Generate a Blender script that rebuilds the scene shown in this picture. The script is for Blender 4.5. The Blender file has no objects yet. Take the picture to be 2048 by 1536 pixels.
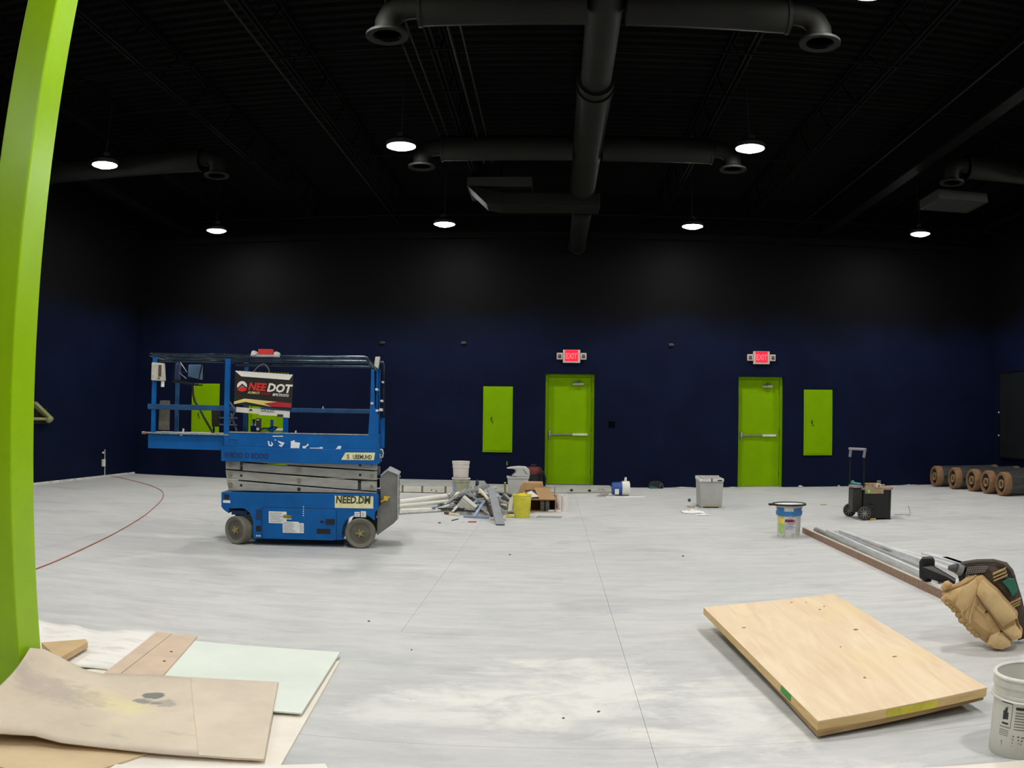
import bpy, bmesh, math, random
from mathutils import Vector, Matrix, Euler
rnd = random.Random(7)
S = bpy.context.scene
COL = S.collection
PI = math.pi
R = math.radians

# ------------------------------------------------------------------ camera, world, exposure
cam_d = bpy.data.cameras.new('camera')
cam = bpy.data.objects.new('camera', cam_d)
COL.objects.link(cam)
PITCH, YAW, ROLL = 0.0441, -0.0478, 0.0122
FPX = 1698.5                       # equidistant wide-angle lens, pixels per radian at 2048 px width
fw = Vector((math.sin(YAW)*math.cos(PITCH), math.cos(YAW)*math.cos(PITCH), math.sin(PITCH)))
rt = Vector((math.cos(YAW), -math.sin(YAW), 0.0))
up = rt.cross(fw)
rt2 = rt*math.cos(ROLL) + up*math.sin(ROLL)
up2 = up*math.cos(ROLL) - rt*math.sin(ROLL)
cam.matrix_world = Matrix(((rt2.x, up2.x, -fw.x, 0.0), (rt2.y, up2.y, -fw.y, 0.0), (rt2.z, up2.z, -fw.z, 1.2405), (0, 0, 0, 1)))
cam_d.type = 'PANO'
cam_d.panorama_type = 'FISHEYE_LENS_POLYNOMIAL'
cam_d.sensor_fit = 'HORIZONTAL'
cam_d.sensor_width = 36.0
cam_d.sensor_height = 27.0
cam_d.fisheye_fov = PI
cam_d.fisheye_polynomial_k0 = 0.0
cam_d.fisheye_polynomial_k1 = -(2048.0/36.0)/FPX
cam_d.fisheye_polynomial_k2 = 0.0
cam_d.fisheye_polynomial_k3 = 0.0
cam_d.fisheye_polynomial_k4 = 0.0
cam_d.clip_start = 0.02
cam_d.clip_end = 100
S.camera = cam

world = bpy.data.worlds.new('world')
S.world = world
world.use_nodes = True
world.node_tree.nodes['Background'].inputs[0].default_value = (0.5, 0.5, 0.55, 1)
world.node_tree.nodes['Background'].inputs[1].default_value = 0.0

S.view_settings.view_transform = 'Standard'
S.view_settings.look = 'None'
S.view_settings.exposure = 0.0
S.view_settings.gamma = 1.0
S.view_settings.use_curve_mapping = False
LAMP = 230.0                       # radiance of the round ceiling lamps
try:
    S.cycles.use_denoising = True
    S.cycles.max_bounces = 5
    S.cycles.diffuse_bounces = 3
    S.cycles.sample_clamp_indirect = 6.0
    S.cycles.use_adaptive_sampling = True
    S.cycles.adaptive_threshold = 0.02
    S.cycles.adaptive_min_samples = 16
except Exception:
    pass

# ------------------------------------------------------------------ helpers
def lin(c):
    out = []
    for x in c[:3]:
        x = x/255.0
        out.append(x/12.92 if x <= 0.04045 else ((x+0.055)/1.055)**2.4)
    return tuple(out) + (1.0,)

def scl(c, k):
    return tuple(min(1.0, x*k) for x in c[:3]) + (1.0,)

MATS = {}
def mat(name, col, rough=0.6, metal=0.0, var=0.12, scale=6.0, bump=0.0, bscale=40.0, col2=None, mix=None, stretch=(1, 1, 1), spec=0.5, emit=None, lo=0.35, hi=0.65, alpha=None):
    """procedural paint / metal / plastic: colour broken up by noise, optional second colour in patches, optional fine relief"""
    if name in MATS:
        return MATS[name]
    m = bpy.data.materials.new(name)
    m.use_nodes = True
    nt = m.node_tree
    b = nt.nodes['Principled BSDF']
    base = lin(col)
    tc = nt.nodes.new('ShaderNodeTexCoord')
    mp = nt.nodes.new('ShaderNodeMapping')
    mp.inputs['Scale'].default_value = stretch
    nt.links.new(tc.outputs['Object'], mp.inputs['Vector'])
    n = nt.nodes.new('ShaderNodeTexNoise')
    n.inputs['Scale'].default_value = scale
    n.inputs['Detail'].default_value = 6.0
    n.inputs['Roughness'].default_value = 0.6
    nt.links.new(mp.outputs['Vector'], n.inputs['Vector'])
    r = nt.nodes.new('ShaderNodeValToRGB')
    r.color_ramp.elements[0].position = lo
    r.color_ramp.elements[1].position = hi
    if col2 is None:
        r.color_ramp.elements[0].color = scl(base, 1-var)
        r.color_ramp.elements[1].color = scl(base, 1+var)
    else:
        r.color_ramp.elements[0].color = base
        r.color_ramp.elements[1].color = lin(col2)
    nt.links.new(n.outputs['Fac'], r.inputs['Fac'])
    nt.links.new(r.outputs['Color'], b.inputs['Base Color'])
    b.inputs['Roughness'].default_value = rough
    b.inputs['Metallic'].default_value = metal
    b.inputs['Specular IOR Level'].default_value = spec
    if bump > 0:
        n2 = nt.nodes.new('ShaderNodeTexNoise')
        n2.inputs['Scale'].default_value = bscale
        n2.inputs['Detail'].default_value = 4.0
        nt.links.new(mp.outputs['Vector'], n2.inputs['Vector'])
        bp = nt.nodes.new('ShaderNodeBump')
        bp.inputs['Strength'].default_value = bump
        bp.inputs['Distance'].default_value = 0.01
        nt.links.new(n2.outputs['Fac'], bp.inputs['Height'])
        nt.links.new(bp.outputs['Normal'], b.inputs['Normal'])
    if emit:
        b.inputs['Emission Color'].default_value = lin(emit[0])
        b.inputs['Emission Strength'].default_value = emit[1]
    MATS[name] = m
    return m

class MB:
    """collects shapes into one mesh"""
    def __init__(s):
        s.v = []; s.f = []
    def add(s, vs, fs):
        o = len(s.v)
        s.v += [tuple(p) for p in vs]
        s.f += [tuple(i+o for i in f) for f in fs]
        return s
    def box(s, c, d, rot=None):
        x, y, z = d[0]/2, d[1]/2, d[2]/2
        vs = [Vector((a*x, b*y, e*z)) for a in (-1, 1) for b in (-1, 1) for e in (-1, 1)]
        if rot is not None:
            m = rot if isinstance(rot, Matrix) else Euler(rot).to_matrix()
            vs = [m @ q for q in vs]
        c = Vector(c)
        return s.add([q+c for q in vs], [(0, 1, 3, 2), (4, 6, 7, 5), (0, 4, 5, 1), (2, 3, 7, 6), (0, 2, 6, 4), (1, 5, 7, 3)])
    def bounds(s, a, b):
        return s.box([(p+q)/2 for p, q in zip(a, b)], [abs(q-p) for p, q in zip(a, b)])
    def prism(s, poly, d0, d1, ax='v'):
        """poly in (u,w); extruded along the third axis: 'v' -> (u,d,w), 'z' -> (x,y,d), 'x' -> (d,y,z)"""
        n = len(poly)
        area = sum(poly[i][0]*poly[(i+1) % n][1]-poly[(i+1) % n][0]*poly[i][1] for i in range(n))
        if area < 0:
            poly = poly[::-1]
        if ax == 'v':
            f = lambda p, d: (p[0], d, p[1])
        elif ax == 'z':
            f = lambda p, d: (p[0], p[1], d)
        else:
            f = lambda p, d: (d, p[0], p[1])
        vs = [f(p, d0) for p in poly]+[f(p, d1) for p in poly]
        fs = [tuple(range(n)), tuple(range(2*n-1, n-1, -1))]
        fs += [((i+1) % n, i, n+i, n+(i+1) % n) for i in range(n)]
        return s.add(vs, fs)
    def cyl(s, p0, p1, r, n=14, r1=None, cap=True):
        p0 = Vector(p0); p1 = Vector(p1); r1 = r if r1 is None else r1
        d = (p1-p0).normalized()
        a = d.orthogonal().normalized(); b = d.cross(a)
        vs = [p0+(a*math.cos(t)+b*math.sin(t))*r for t in [2*PI*i/n for i in range(n)]]
        vs += [p1+(a*math.cos(t)+b*math.sin(t))*r1 for t in [2*PI*i/n for i in range(n)]]
        fs = [(i, (i+1) % n, n+(i+1) % n, n+i) for i in range(n)]
        if cap:
            fs += [tuple(range(n-1, -1, -1)), tuple(range(n, 2*n))]
        return s.add(vs, fs)
    def tube(s, path, r, n=8, closed=False):
        P = [Vector(p) for p in path]
        k = len(P)
        vs = []; prev = None
        for i in range(k):
            if closed:
                t = (P[(i+1) % k]-P[i-1])
            else:
                t = P[min(i+1, k-1)]-P[max(i-1, 0)]
            t.normalize()
            a = t.orthogonal().normalized() if prev is None else (prev-t*prev.dot(t)).normalized()
            prev = a
            b = t.cross(a)
            vs += [P[i]+(a*math.cos(2*PI*j/n)+b*math.sin(2*PI*j/n))*r for j in range(n)]
        fs = []
        for i in range(k if closed else k-1):
            o = i*n; q = ((i+1) % k)*n
            fs += [(o+j, o+(j+1) % n, q+(j+1) % n, q+j) for j in range(n)]
        if not closed:
            fs += [tuple(range(n-1, -1, -1)), tuple(range((k-1)*n, k*n))]
        return s.add(vs, fs)
    def lathe(s, prof, n=32, c=(0, 0, 0), closed=False):
        """prof: list of (radius, z)"""
        vs = []
        for (r, z) in prof:
            vs += [(c[0]+r*math.cos(2*PI*j/n), c[1]+r*math.sin(2*PI*j/n), c[2]+z) for j in range(n)]
        fs = []
        k = len(prof)
        for i in range(k if closed else k-1):
            o = i*n; q = ((i+1) % k)*n
            fs += [(o+j, o+(j+1) % n, q+(j+1) % n, q+j) for j in range(n)]
        if not closed:
            if prof[0][0] > 1e-6: fs.append(tuple(range(n-1, -1, -1)))
            if prof[-1][0] > 1e-6: fs.append(tuple(range((k-1)*n, k*n)))
        return s.add(vs, fs)
    def ball(s, c, r, n=10, m=7, sc=(1, 1, 1)):
        vs = []; fs = []
        for i in range(m+1):
            a = PI*i/m
            for j in range(n):
                t = 2*PI*j/n
                vs.append((c[0]+r*sc[0]*math.sin(a)*math.cos(t), c[1]+r*sc[1]*math.sin(a)*math.sin(t), c[2]+r*sc[2]*math.cos(a)))
        for i in range(m):
            for j in range(n):
                fs.append((i*n+j, (i+1)*n+j, (i+1)*n+(j+1) % n, i*n+(j+1) % n))
        return s.add(vs, fs)
    def xf(s, m):
        s.v = [tuple(m @ Vector(p)) for p in s.v]
        return s
    def mesh(s, name):
        me = bpy.data.meshes.new(name)
        me.from_pydata(s.v, [], s.f)
        me.update()
        return me
    def build(s, name, m, parent=None, bevel=0.0, smooth=False, loc=None, rot=None, seg=2, solid=0.0):
        me = s.mesh(name)
        o = bpy.data.objects.new(name, me)
        COL.objects.link(o)
        if m is not None:
            me.materials.append(m)
        bm = bmesh.new(); bm.from_mesh(me)
        bmesh.ops.remove_doubles(bm, verts=bm.verts, dist=1e-6)
        bmesh.ops.recalc_face_normals(bm, faces=bm.faces)
        bm.to_mesh(me); bm.free()
        if parent is not None:
            o.parent = parent
        if loc is not None: o.location = loc
        if rot is not None: o.rotation_euler = rot
        if solid:
            md = o.modifiers.new('solid', 'SOLIDIFY'); md.thickness = solid; md.offset = 0
        if bevel > 0:
            md = o.modifiers.new('bevel', 'BEVEL'); md.width = bevel; md.segments = seg; md.limit_method = 'ANGLE'; md.angle_limit = R(40)
        if smooth:
            for p in me.polygons: p.use_smooth = True
            try:
                me.set_sharp_from_angle(angle=R(38))
            except Exception:
                pass
        return o

def tag(o, label, cat, group=None, kind=None):
    o['label'] = label
    if cat: o['category'] = cat
    if group: o['group'] = group
    if kind: o['kind'] = kind
    return o

def thing(name, label, cat, loc=(0, 0, 0), rz=0.0, group=None):
    o = bpy.data.objects.new(name, None)
    o.empty_display_size = 0.1
    COL.objects.link(o)
    o.location = loc
    o.rotation_euler = (0, 0, rz)
    return tag(o, label, cat, group)

def struct(o, label=None):
    o['kind'] = 'structure'
    if label: o['label'] = label
    return o

def copy_tree(o, parent=None, keep=True):
    c = o.copy()
    COL.objects.link(c)
    c.parent = parent
    for ch in list(o.children):
        copy_tree(ch, c)
    return c

def text(name, body, size, m, parent, loc, rot=(PI/2, 0, 0), bold=0.0, shear=0.0, sx=1.0, ext=0.001, align='LEFT', space=1.0):
    cu = bpy.data.curves.new(name, 'FONT')
    cu.body = body; cu.size = size; cu.extrude = ext; cu.offset = bold; cu.shear = shear
    cu.align_x = align; cu.space_character = space
    cu.resolution_u = 2
    tmp = bpy.data.objects.new(name, cu)
    COL.objects.link(tmp)
    dg = bpy.context.evaluated_depsgraph_get()
    me = bpy.data.meshes.new_from_object(tmp.evaluated_get(dg))
    bpy.data.objects.remove(tmp)
    o = bpy.data.objects.new(name, me)
    COL.objects.link(o)
    me.materials.clear(); me.materials.append(m)
    o.parent = parent; o.location = loc; o.rotation_euler = rot; o.scale = (sx, 1, 1)
    return o

def rrect(u0, w0, u1, w1, r, n=4):
    pts = []
    for cx, cy, a in ((u1-r, w1-r, 0), (u0+r, w1-r, 90), (u0+r, w0+r, 180), (u1-r, w0+r, 270)):
        for i in range(n+1):
            t = R(a+90*i/n)
            pts.append((cx+r*math.cos(t), cy+r*math.sin(t)))
    return pts

# ------------------------------------------------------------------ shared materials
BLACKPAINT = mat('black ceiling paint', (12, 12, 11), 0.7, var=0.2, scale=2.0, spec=0.05)
DUCTBLACK = mat('black duct paint', (26, 26, 23), 0.6, var=0.15, scale=2.0, spec=0.1)
GREEN = mat('lime green paint', (126, 170, 0), 0.5, var=0.05, scale=3.0, spec=0.06)
GREENCOL = mat('lime green column paint', (150, 196, 6), 0.28, var=0.04, scale=4.0, bump=0.02, bscale=12, spec=0.42)  # lighter copy of the door green; the stronger near light is painted in
STEEL = mat('brushed steel', (190, 190, 180), 0.35, metal=0.8, var=0.15, scale=20)
WHITEPL = mat('white plastic', (225, 224, 215), 0.5, var=0.05, scale=12)
DARK = mat('black plastic', (18, 18, 18), 0.5, var=0.2, scale=15)
BLACKMETAL = mat('black metal', (34, 35, 38), 0.35, metal=0.6, var=0.2, scale=10)
LIFTBLUE = mat('lift blue paint', (5, 90, 160), 0.42, var=0.14, scale=3.5, spec=0.25, bump=0.02, bscale=30)
LIFTGREY = mat('lift grey paint', (152, 152, 145), 0.5, var=0.14, scale=7, stretch=(1, 1, 4))
RUBBER = mat('grey solid rubber', (112, 110, 98), 0.75, var=0.15, scale=14)
KRAFT = mat('brown cardboard', (196, 160, 116), 0.85, var=0.07, scale=5)
GALV = mat('galvanised metal', (176, 178, 178), 0.45, metal=0.35, var=0.16, scale=9)
YELLOWPL = mat('yellow plastic', (222, 214, 70), 0.5, var=0.08, scale=10)
CREAM = mat('cream sticker', (225, 222, 170), 0.6, var=0.08, scale=14)
STICKER = mat('white sticker', (228, 230, 228), 0.6, var=0.06, scale=30)
INK = mat('dark print', (40, 44, 40), 0.7, var=0.1)
ORANGE = mat('orange cord rubber', (176, 104, 78), 0.6, var=0.08, scale=4)

# ================================================================== THE ROOM
XL, XR, YB, YF, ZC = -8.67, 9.30, 16.19, -5.5, 5.68

def concrete_material():
    m = bpy.data.materials.new('worn concrete floor')
    m.use_nodes = True
    nt = m.node_tree; N = nt.nodes; Lk = nt.links
    b = N['Principled BSDF']
    geo = N.new('ShaderNodeNewGeometry')
    def noise(scale, stretch, det=6, rough=0.6, dist=0.0):
        mp = N.new('ShaderNodeMapping'); mp.inputs['Scale'].default_value = stretch
        Lk.new(geo.outputs['Position'], mp.inputs['Vector'])
        n = N.new('ShaderNodeTexNoise'); n.inputs['Scale'].default_value = scale; n.inputs['Detail'].default_value = det
        n.inputs['Roughness'].default_value = rough; n.inputs['Distortion'].default_value = dist
        Lk.new(mp.outputs['Vector'], n.inputs['Vector'])
        return n.outputs['Fac']
    def ramp(src, p0, c0, p1, c1):
        r = N.new('ShaderNodeValToRGB')
        r.color_ramp.elements[0].position = p0; r.color_ramp.elements[0].color = c0
        r.color_ramp.elements[1].position = p1; r.color_ramp.elements[1].color = c1
        Lk.new(src, r.inputs['Fac'])
        return r.outputs['Color']
    def mix(fac, a, c):
        x = N.new('ShaderNodeMix'); x.data_type = 'RGBA'
        for s, v in ((0, fac), (6, a), (7, c)):
            if hasattr(v, 'is_linked') or hasattr(v, 'links'):
                Lk.new(v, x.inputs[s])
            else:
                x.inputs[s].default_value = v
        return x.outputs[2]
    def math_(op, a, c=0.0):
        x = N.new('ShaderNodeMath'); x.operation = op
        for s, v in ((0, a), (1, c)):
            if hasattr(v, 'links'): Lk.new(v, x.inputs[s])
            else: x.inputs[s].default_value = v
        return x.outputs[0]
    W = (1, 1, 1, 1); K = (0, 0, 0, 1)
    # broad cool / warm drift
    base = ramp(noise(0.55, (1, 1.0, 1)), 0.36, lin((196, 197, 196)), 0.66, lin((211, 209, 205)))
    # trowel streaks running across the room
    st = ramp(noise(3.2, (0.55, 2.4, 1), 8, 0.68), 0.42, K, 0.72, W)
    c = mix(math_('MULTIPLY', st, 0.75), base, lin((178, 180, 180)))
    fine = ramp(noise(11.0, (0.5, 1.8, 1), 8, 0.7), 0.50, K, 0.78, W)
    c = mix(math_('MULTIPLY', fine, 0.45), c, lin((222, 220, 214)))
    # darker worn aisle patches
    dk = ramp(noise(1.1, (0.8, 1.3, 1), 5, 0.6, 0.8), 0.56, K, 0.70, W)
    c = mix(math_('MULTIPLY', dk, 0.6), c, lin((168, 171, 174)))
    # spilled plaster in front, between the sheets and the plywood
    def blot(cx, cy, rx, ry):
        sx = N.new('ShaderNodeSeparateXYZ'); Lk.new(geo.outputs['Position'], sx.inputs[0])
        dx = math_('MULTIPLY', math_('SUBTRACT', sx.outputs[0], cx), 1/rx)
        dy = math_('MULTIPLY', math_('SUBTRACT', sx.outputs[1], cy), 1/ry)
        d = math_('ADD', math_('MULTIPLY', dx, dx), math_('MULTIPLY', dy, dy))
        return math_('SUBTRACT', 1.0, d)
    n1 = noise(2.6, (0.8, 1.4, 1), 9, 0.7, 0.5)
    for (cx, cy, rx, ry, k) in ((0.12, 3.75, 0.85, 0.75, 0.95), (0.75, 3.45, 0.45, 0.8, 0.75), (-0.5, 3.45, 0.5, 0.3, 0.7), (0.85, 2.7, 0.7, 0.4, 0.8)):
        e = math_('ADD', math_('MULTIPLY', blot(cx, cy, rx, ry), 0.25), n1)
        msk = ramp(e, 0.60, K, 0.78, W)
        c = mix(math_('MULTIPLY', msk, k), c, lin((228, 226, 220)))
    # rusty and yellowish smears
    ru = ramp(noise(1.7, (0.5, 2.2, 1), 6, 0.7, 0.3), 0.64, K, 0.78, W)
    c = mix(math_('MULTIPLY', ru, 0.22), c, lin((214, 188, 160)))
    sp = ramp(noise(26.0, (1, 1, 1), 2, 0.5), 0.74, K, 0.78, W)
    c = mix(math_('MULTIPLY', sp, 0.35), c, lin((120, 118, 112)))
    Lk.new(c, b.inputs['Base Color'])
    b.inputs['Roughness'].default_value = 0.62
    b.inputs['Specular IOR Level'].default_value = 0.35
    bp = N.new('ShaderNodeBump'); bp.inputs['Strength'].default_value = 0.12; bp.inputs['Distance'].default_value = 0.01
    Lk.new(fine, bp.inputs['Height']); Lk.new(bp.outputs['Normal'], b.inputs['Normal'])
    return m
CONC = concrete_material()
JOINT = mat('floor joint filler', (172, 173, 170), 0.9, var=0.1)

floor = struct(MB().bounds((XL-0.2, YF-0.2, -0.2), (XR+0.2, YB+0.3, -0.006)).build('floor', JOINT), 'pale grey concrete floor with saw cut joints')
gx = [XL, -4.60, -0.86, 0.402, 4.90, XR]
gy = [YF, 3.068, 4.80, 9.60, YB+0.12]
for j in range(len(gy)-1):
    gxx = [x for x in gx if j > 1 or x != -0.86]      # that joint stops short of the camera
    for i in range(len(gxx)-1):
        g = 0.0009
        MB().bounds((gxx[i]+g, gy[j]+g, -0.05), (gxx[i+1]-g, gy[j+1]-g, 0.0)).build('floor_slab', CONC, floor)

# low concrete step that runs along the back wall up to the first exit door
PADC = mat('old step concrete', (176, 177, 168), 0.8, var=0.12, scale=4, bump=0.1)
step = struct(MB().prism([(-1.25, 14.6), (-1.25, YB), (1.12, YB), (1.12, 14.9), (0.3, 14.75)], 0.0, 0.04, 'z').build('trim_1', PADC, bevel=0.012), 'low concrete step along the foot of the back wall')

def wall_material():
    m = bpy.data.materials.new('navy wall with black overspray above')
    m.use_nodes = True
    nt = m.node_tree; N = nt.nodes; Lk = nt.links
    b = N['Principled BSDF']
    geo = N.new('ShaderNodeNewGeometry')
    sep = N.new('ShaderNodeSeparateXYZ'); Lk.new(geo.outputs['Position'], sep.inputs[0])
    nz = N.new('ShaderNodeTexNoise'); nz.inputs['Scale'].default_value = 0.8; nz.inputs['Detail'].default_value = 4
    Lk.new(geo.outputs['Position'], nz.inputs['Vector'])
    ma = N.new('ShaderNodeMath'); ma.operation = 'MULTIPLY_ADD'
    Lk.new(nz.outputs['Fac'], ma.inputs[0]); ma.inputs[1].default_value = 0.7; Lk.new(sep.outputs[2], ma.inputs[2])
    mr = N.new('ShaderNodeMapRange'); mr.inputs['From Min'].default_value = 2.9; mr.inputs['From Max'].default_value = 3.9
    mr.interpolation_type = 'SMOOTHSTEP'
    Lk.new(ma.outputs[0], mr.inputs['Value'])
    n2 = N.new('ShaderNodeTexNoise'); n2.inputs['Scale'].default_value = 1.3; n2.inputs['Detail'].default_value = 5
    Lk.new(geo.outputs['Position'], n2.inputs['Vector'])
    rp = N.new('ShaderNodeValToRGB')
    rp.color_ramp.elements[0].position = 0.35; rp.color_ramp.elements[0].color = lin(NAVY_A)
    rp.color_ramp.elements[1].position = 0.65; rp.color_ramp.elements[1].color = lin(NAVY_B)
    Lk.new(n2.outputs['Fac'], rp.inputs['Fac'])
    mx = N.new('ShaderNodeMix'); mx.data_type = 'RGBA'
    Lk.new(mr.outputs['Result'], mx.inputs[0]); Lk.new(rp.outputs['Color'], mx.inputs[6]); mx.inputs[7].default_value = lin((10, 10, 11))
    Lk.new(mx.outputs[2], b.inputs['Base Color'])
    b.inputs['Roughness'].default_value = 0.6
    b.inputs['Specular IOR Level'].default_value = 0.05
    return m
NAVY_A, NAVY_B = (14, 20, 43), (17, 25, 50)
NAVY = wall_material()

# walls: the back one has three door openings
DOORS = [(-0.133, 0.804, 0.04, 2.16), (3.608, 4.527, 0.0, 2.15), (-6.09, -5.20, 0.0, 2.15)]
wb = MB()
cuts = sorted(DOORS)
x = XL-0.2
for (a, c, z0, z1) in cuts:
    wb.bounds((x, YB, 0), (a, YB+0.22, ZC+0.3))
    wb.bounds((a, YB, z1), (c, YB+0.22, ZC+0.3))
    if z0 > 0: wb.bounds((a, YB, 0), (c, YB+0.22, z0))
    x = c
wb.bounds((x, YB, 0), (XR+0.2, YB+0.22, ZC+0.3))
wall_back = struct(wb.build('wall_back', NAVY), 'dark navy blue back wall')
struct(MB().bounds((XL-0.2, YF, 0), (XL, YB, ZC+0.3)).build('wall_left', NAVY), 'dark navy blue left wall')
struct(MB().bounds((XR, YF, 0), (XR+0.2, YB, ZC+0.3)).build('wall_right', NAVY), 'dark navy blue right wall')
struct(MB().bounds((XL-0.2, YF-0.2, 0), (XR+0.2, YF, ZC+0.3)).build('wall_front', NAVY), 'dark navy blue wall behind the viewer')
struct(MB().bounds((XL, 9.0, 0), (XL+0.02, YB, 0.035)).build('baseboard_left', mat('dusty white strip', (205, 205, 200), 0.8, var=0.2, scale=6)), 'pale strip along the foot of the left wall')

# corrugated steel deck, ribs across the room
pitch = 0.19
vs = []; fs = []
y = YF
k = 0
while y < YB:
    for (dy, z) in ((0.0, 0.0), (0.07, 0.0), (0.09, 0.045), (0.17, 0.045)):
        yy = min(y+dy, YB)
        vs += [(XL, yy, ZC+z), (XR, yy, ZC+z)]
    y += pitch
for i in range(len(vs)//2-1):
    fs.append((2*i, 2*i+1, 2*i+3, 2*i+2))
dk = MB().add(vs, fs)
dk.bounds((XL-0.2, YF-0.2, ZC+0.06), (XR+0.2, YB+0.2, ZC+0.25))
struct(dk.build('ceiling', BLACKPAINT), 'black painted corrugated steel roof deck')

# open web steel joists running towards the back wall
def joist(xc, name='roof_joist'):
    root = bpy.data.objects.new(name, None); COL.objects.link(root); root.location = (xc, 0, 0)
    root['kind'] = 'structure'; root['label'] = 'black open web steel roof joist'; root['group'] = 'roof joists'
    return root
j0 = joist(-7.9)
bc = MB()
for s in (-1, 1):
    bc.bounds((s*0.028-0.012, YF, 5.10), (s*0.028+0.012, YB, 5.16))
bc.build('bottom_chord', BLACKPAINT, j0)
tcd = MB()
for s in (-1, 1):
    tcd.bounds((s*0.028-0.012, YF, ZC-0.07), (s*0.028+0.012, YB, ZC-0.002))
tcd.build('top_chord', BLACKPAINT, j0)
web = MB()
yy = YF
up_ = True
while yy < YB-0.5:
    a = (0, yy, 5.13 if up_ else ZC-0.04); c = (0, yy+0.5, ZC-0.04 if up_ else 5.13)
    web.cyl(a, c, 0.012, 5, cap=False)
    up_ = not up_; yy += 0.5
web.build('web', BLACKPAINT, j0)
for xc in (-6.25, -4.58, -2.92, -1.26, 0.40, 2.07, 3.74, 7.10, 8.75):
    jj = copy_tree(j0); jj.location = (xc, 0, 0)
# two deep steel girders
for gi, (xc, lb) in enumerate(((-7.45, 'black steel girder above the left wall lamps'), (5.42, 'black steel girder among the joists on the right'))):
    gdr = MB().bounds((xc-0.10, YF, 4.98), (xc+0.10, YB, 5.01)).bounds((xc-0.012, YF, 5.01), (xc+0.012, YB, ZC-0.03)).bounds((xc-0.10, YF, ZC-0.03), (xc+0.10, YB, ZC-0.001))
    struct(gdr.build('roof_beam', BLACKPAINT), lb)
# thin bracing rods and sprinkler pipes across the joists
for (yy, z, r, lb) in ((8.15, 5.08, 0.012, 'black bracing rod across the joists above the first duct'), (9.35, 5.08, 0.010, 'thin black bracing rod ahead of the middle lamps'), (11.75, 5.08, 0.012, 'black bracing rod across the joists behind the middle duct'), (15.35, 5.07, 0.022, 'black sprinkler pipe across the joists near the back wall')):
    struct(MB().cyl((XL, yy, z), (XR, yy, z), r, 8).build('bracing_rod', BLACKPAINT, smooth=True), lb)
struct(MB().bounds((XL, YB-0.12, 4.78), (XR, YB, 4.90)).build('trim_2', BLACKPAINT), 'black steel angle high on the back wall')

# conduits hanging in a bundle left of the main duct
for k, (xc, z, r) in enumerate(((-1.02, 5.02, 0.016), (-0.90, 5.03, 0.012), (-1.42, 5.04, 0.012), (-1.53, 5.03, 0.010), (4.77, 5.05, 0.010), (-3.02, 5.06, 0.012))):
    o = MB().cyl((xc, 5.6, z), (xc, 12.0 if k < 4 else YB-0.1, z), r, 8).build('conduit', DUCTBLACK, smooth=True)
    tag(o, ['black conduit nearest the main duct', 'thin black conduit beside the main duct', 'thin black conduit on the far side of the joist from the duct', 'thinnest black conduit of the bundle left of the duct', 'lone black conduit beside the right girder', 'black conduit along the joist above the scissor lift'][k], 'conduit')

# ------------------------------------------------------------------ ducts
md = thing('round_duct', 'long round black main duct running to the back wall', 'duct', (0.45, 0, 0))
MB().cyl((0, YF+0.3, 4.88), (0, 8.55, 4.88), 0.165, 28).build('duct_pipe', DUCTBLACK, md, smooth=True)
MB().cyl((0, 8.70, 4.88), (0, 12.75, 4.88), 0.195, 28).build('duct_pipe', DUCTBLACK, md, smooth=True)
MB().cyl((0, 8.50, 4.88), (0, 8.56, 4.88), 0.205, 28).cyl((0, 8.56, 4.88), (0, 8.70, 4.88), 0.19, 28).cyl((0, 8.70, 4.88), (0, 8.76, 4.88), 0.21, 28).build('collar', DUCTBLACK, md, smooth=True)
MB().cyl((0, 12.75, 4.88), (0, 12.80, 4.88), 0.21, 28).cyl((0, 12.80, 4.88), (0, 12.84, 4.88), 0.17, 28).build('end_cap', DUCTBLACK, md, smooth=True)
for yy in (7.4, 10.0, 12.2):
    MB().cyl((-0.18, yy, 4.88), (-0.18, yy, ZC), 0.006, 6).cyl((0.18, yy, 4.88), (0.18, yy, ZC), 0.006, 6).build('hanger', BLACKPAINT, md)

bd = thing('rectangular_duct', 'flat black box duct crossing below the end of the main duct', 'duct', (0, 13.15, 0))
MB().bounds((-0.80, -0.30, 4.58), (0.72, 0.20, 4.80)).build('duct_box', DUCTBLACK, bd, bevel=0.01)
MB().prism([(-0.80, 4.58), (-0.80, 4.80), (-1.20, 4.90), (-1.34, 4.90), (-1.05, 4.62)], -0.30, 0.20, 'v').build('elbow', DUCTBLACK, bd, bevel=0.01)
sd = thing('round_duct', 'short round black duct dropping behind the box duct into the back wall', 'duct', (0.46, 13.4, 0))
MB().cyl((0, 0, 4.66), (0, YB-13.4, 4.66), 0.16, 24).build('duct_pipe', DUCTBLACK, sd, smooth=True)
MB().cyl((0, YB-13.45, 4.66), (0, YB-13.4, 4.66), 0.18, 24).build('flange', DUCTBLACK, sd, smooth=True)
GRILLE = mat('grey grille metal', (58, 58, 55), 0.6, var=0.08, spec=0.1)
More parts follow.
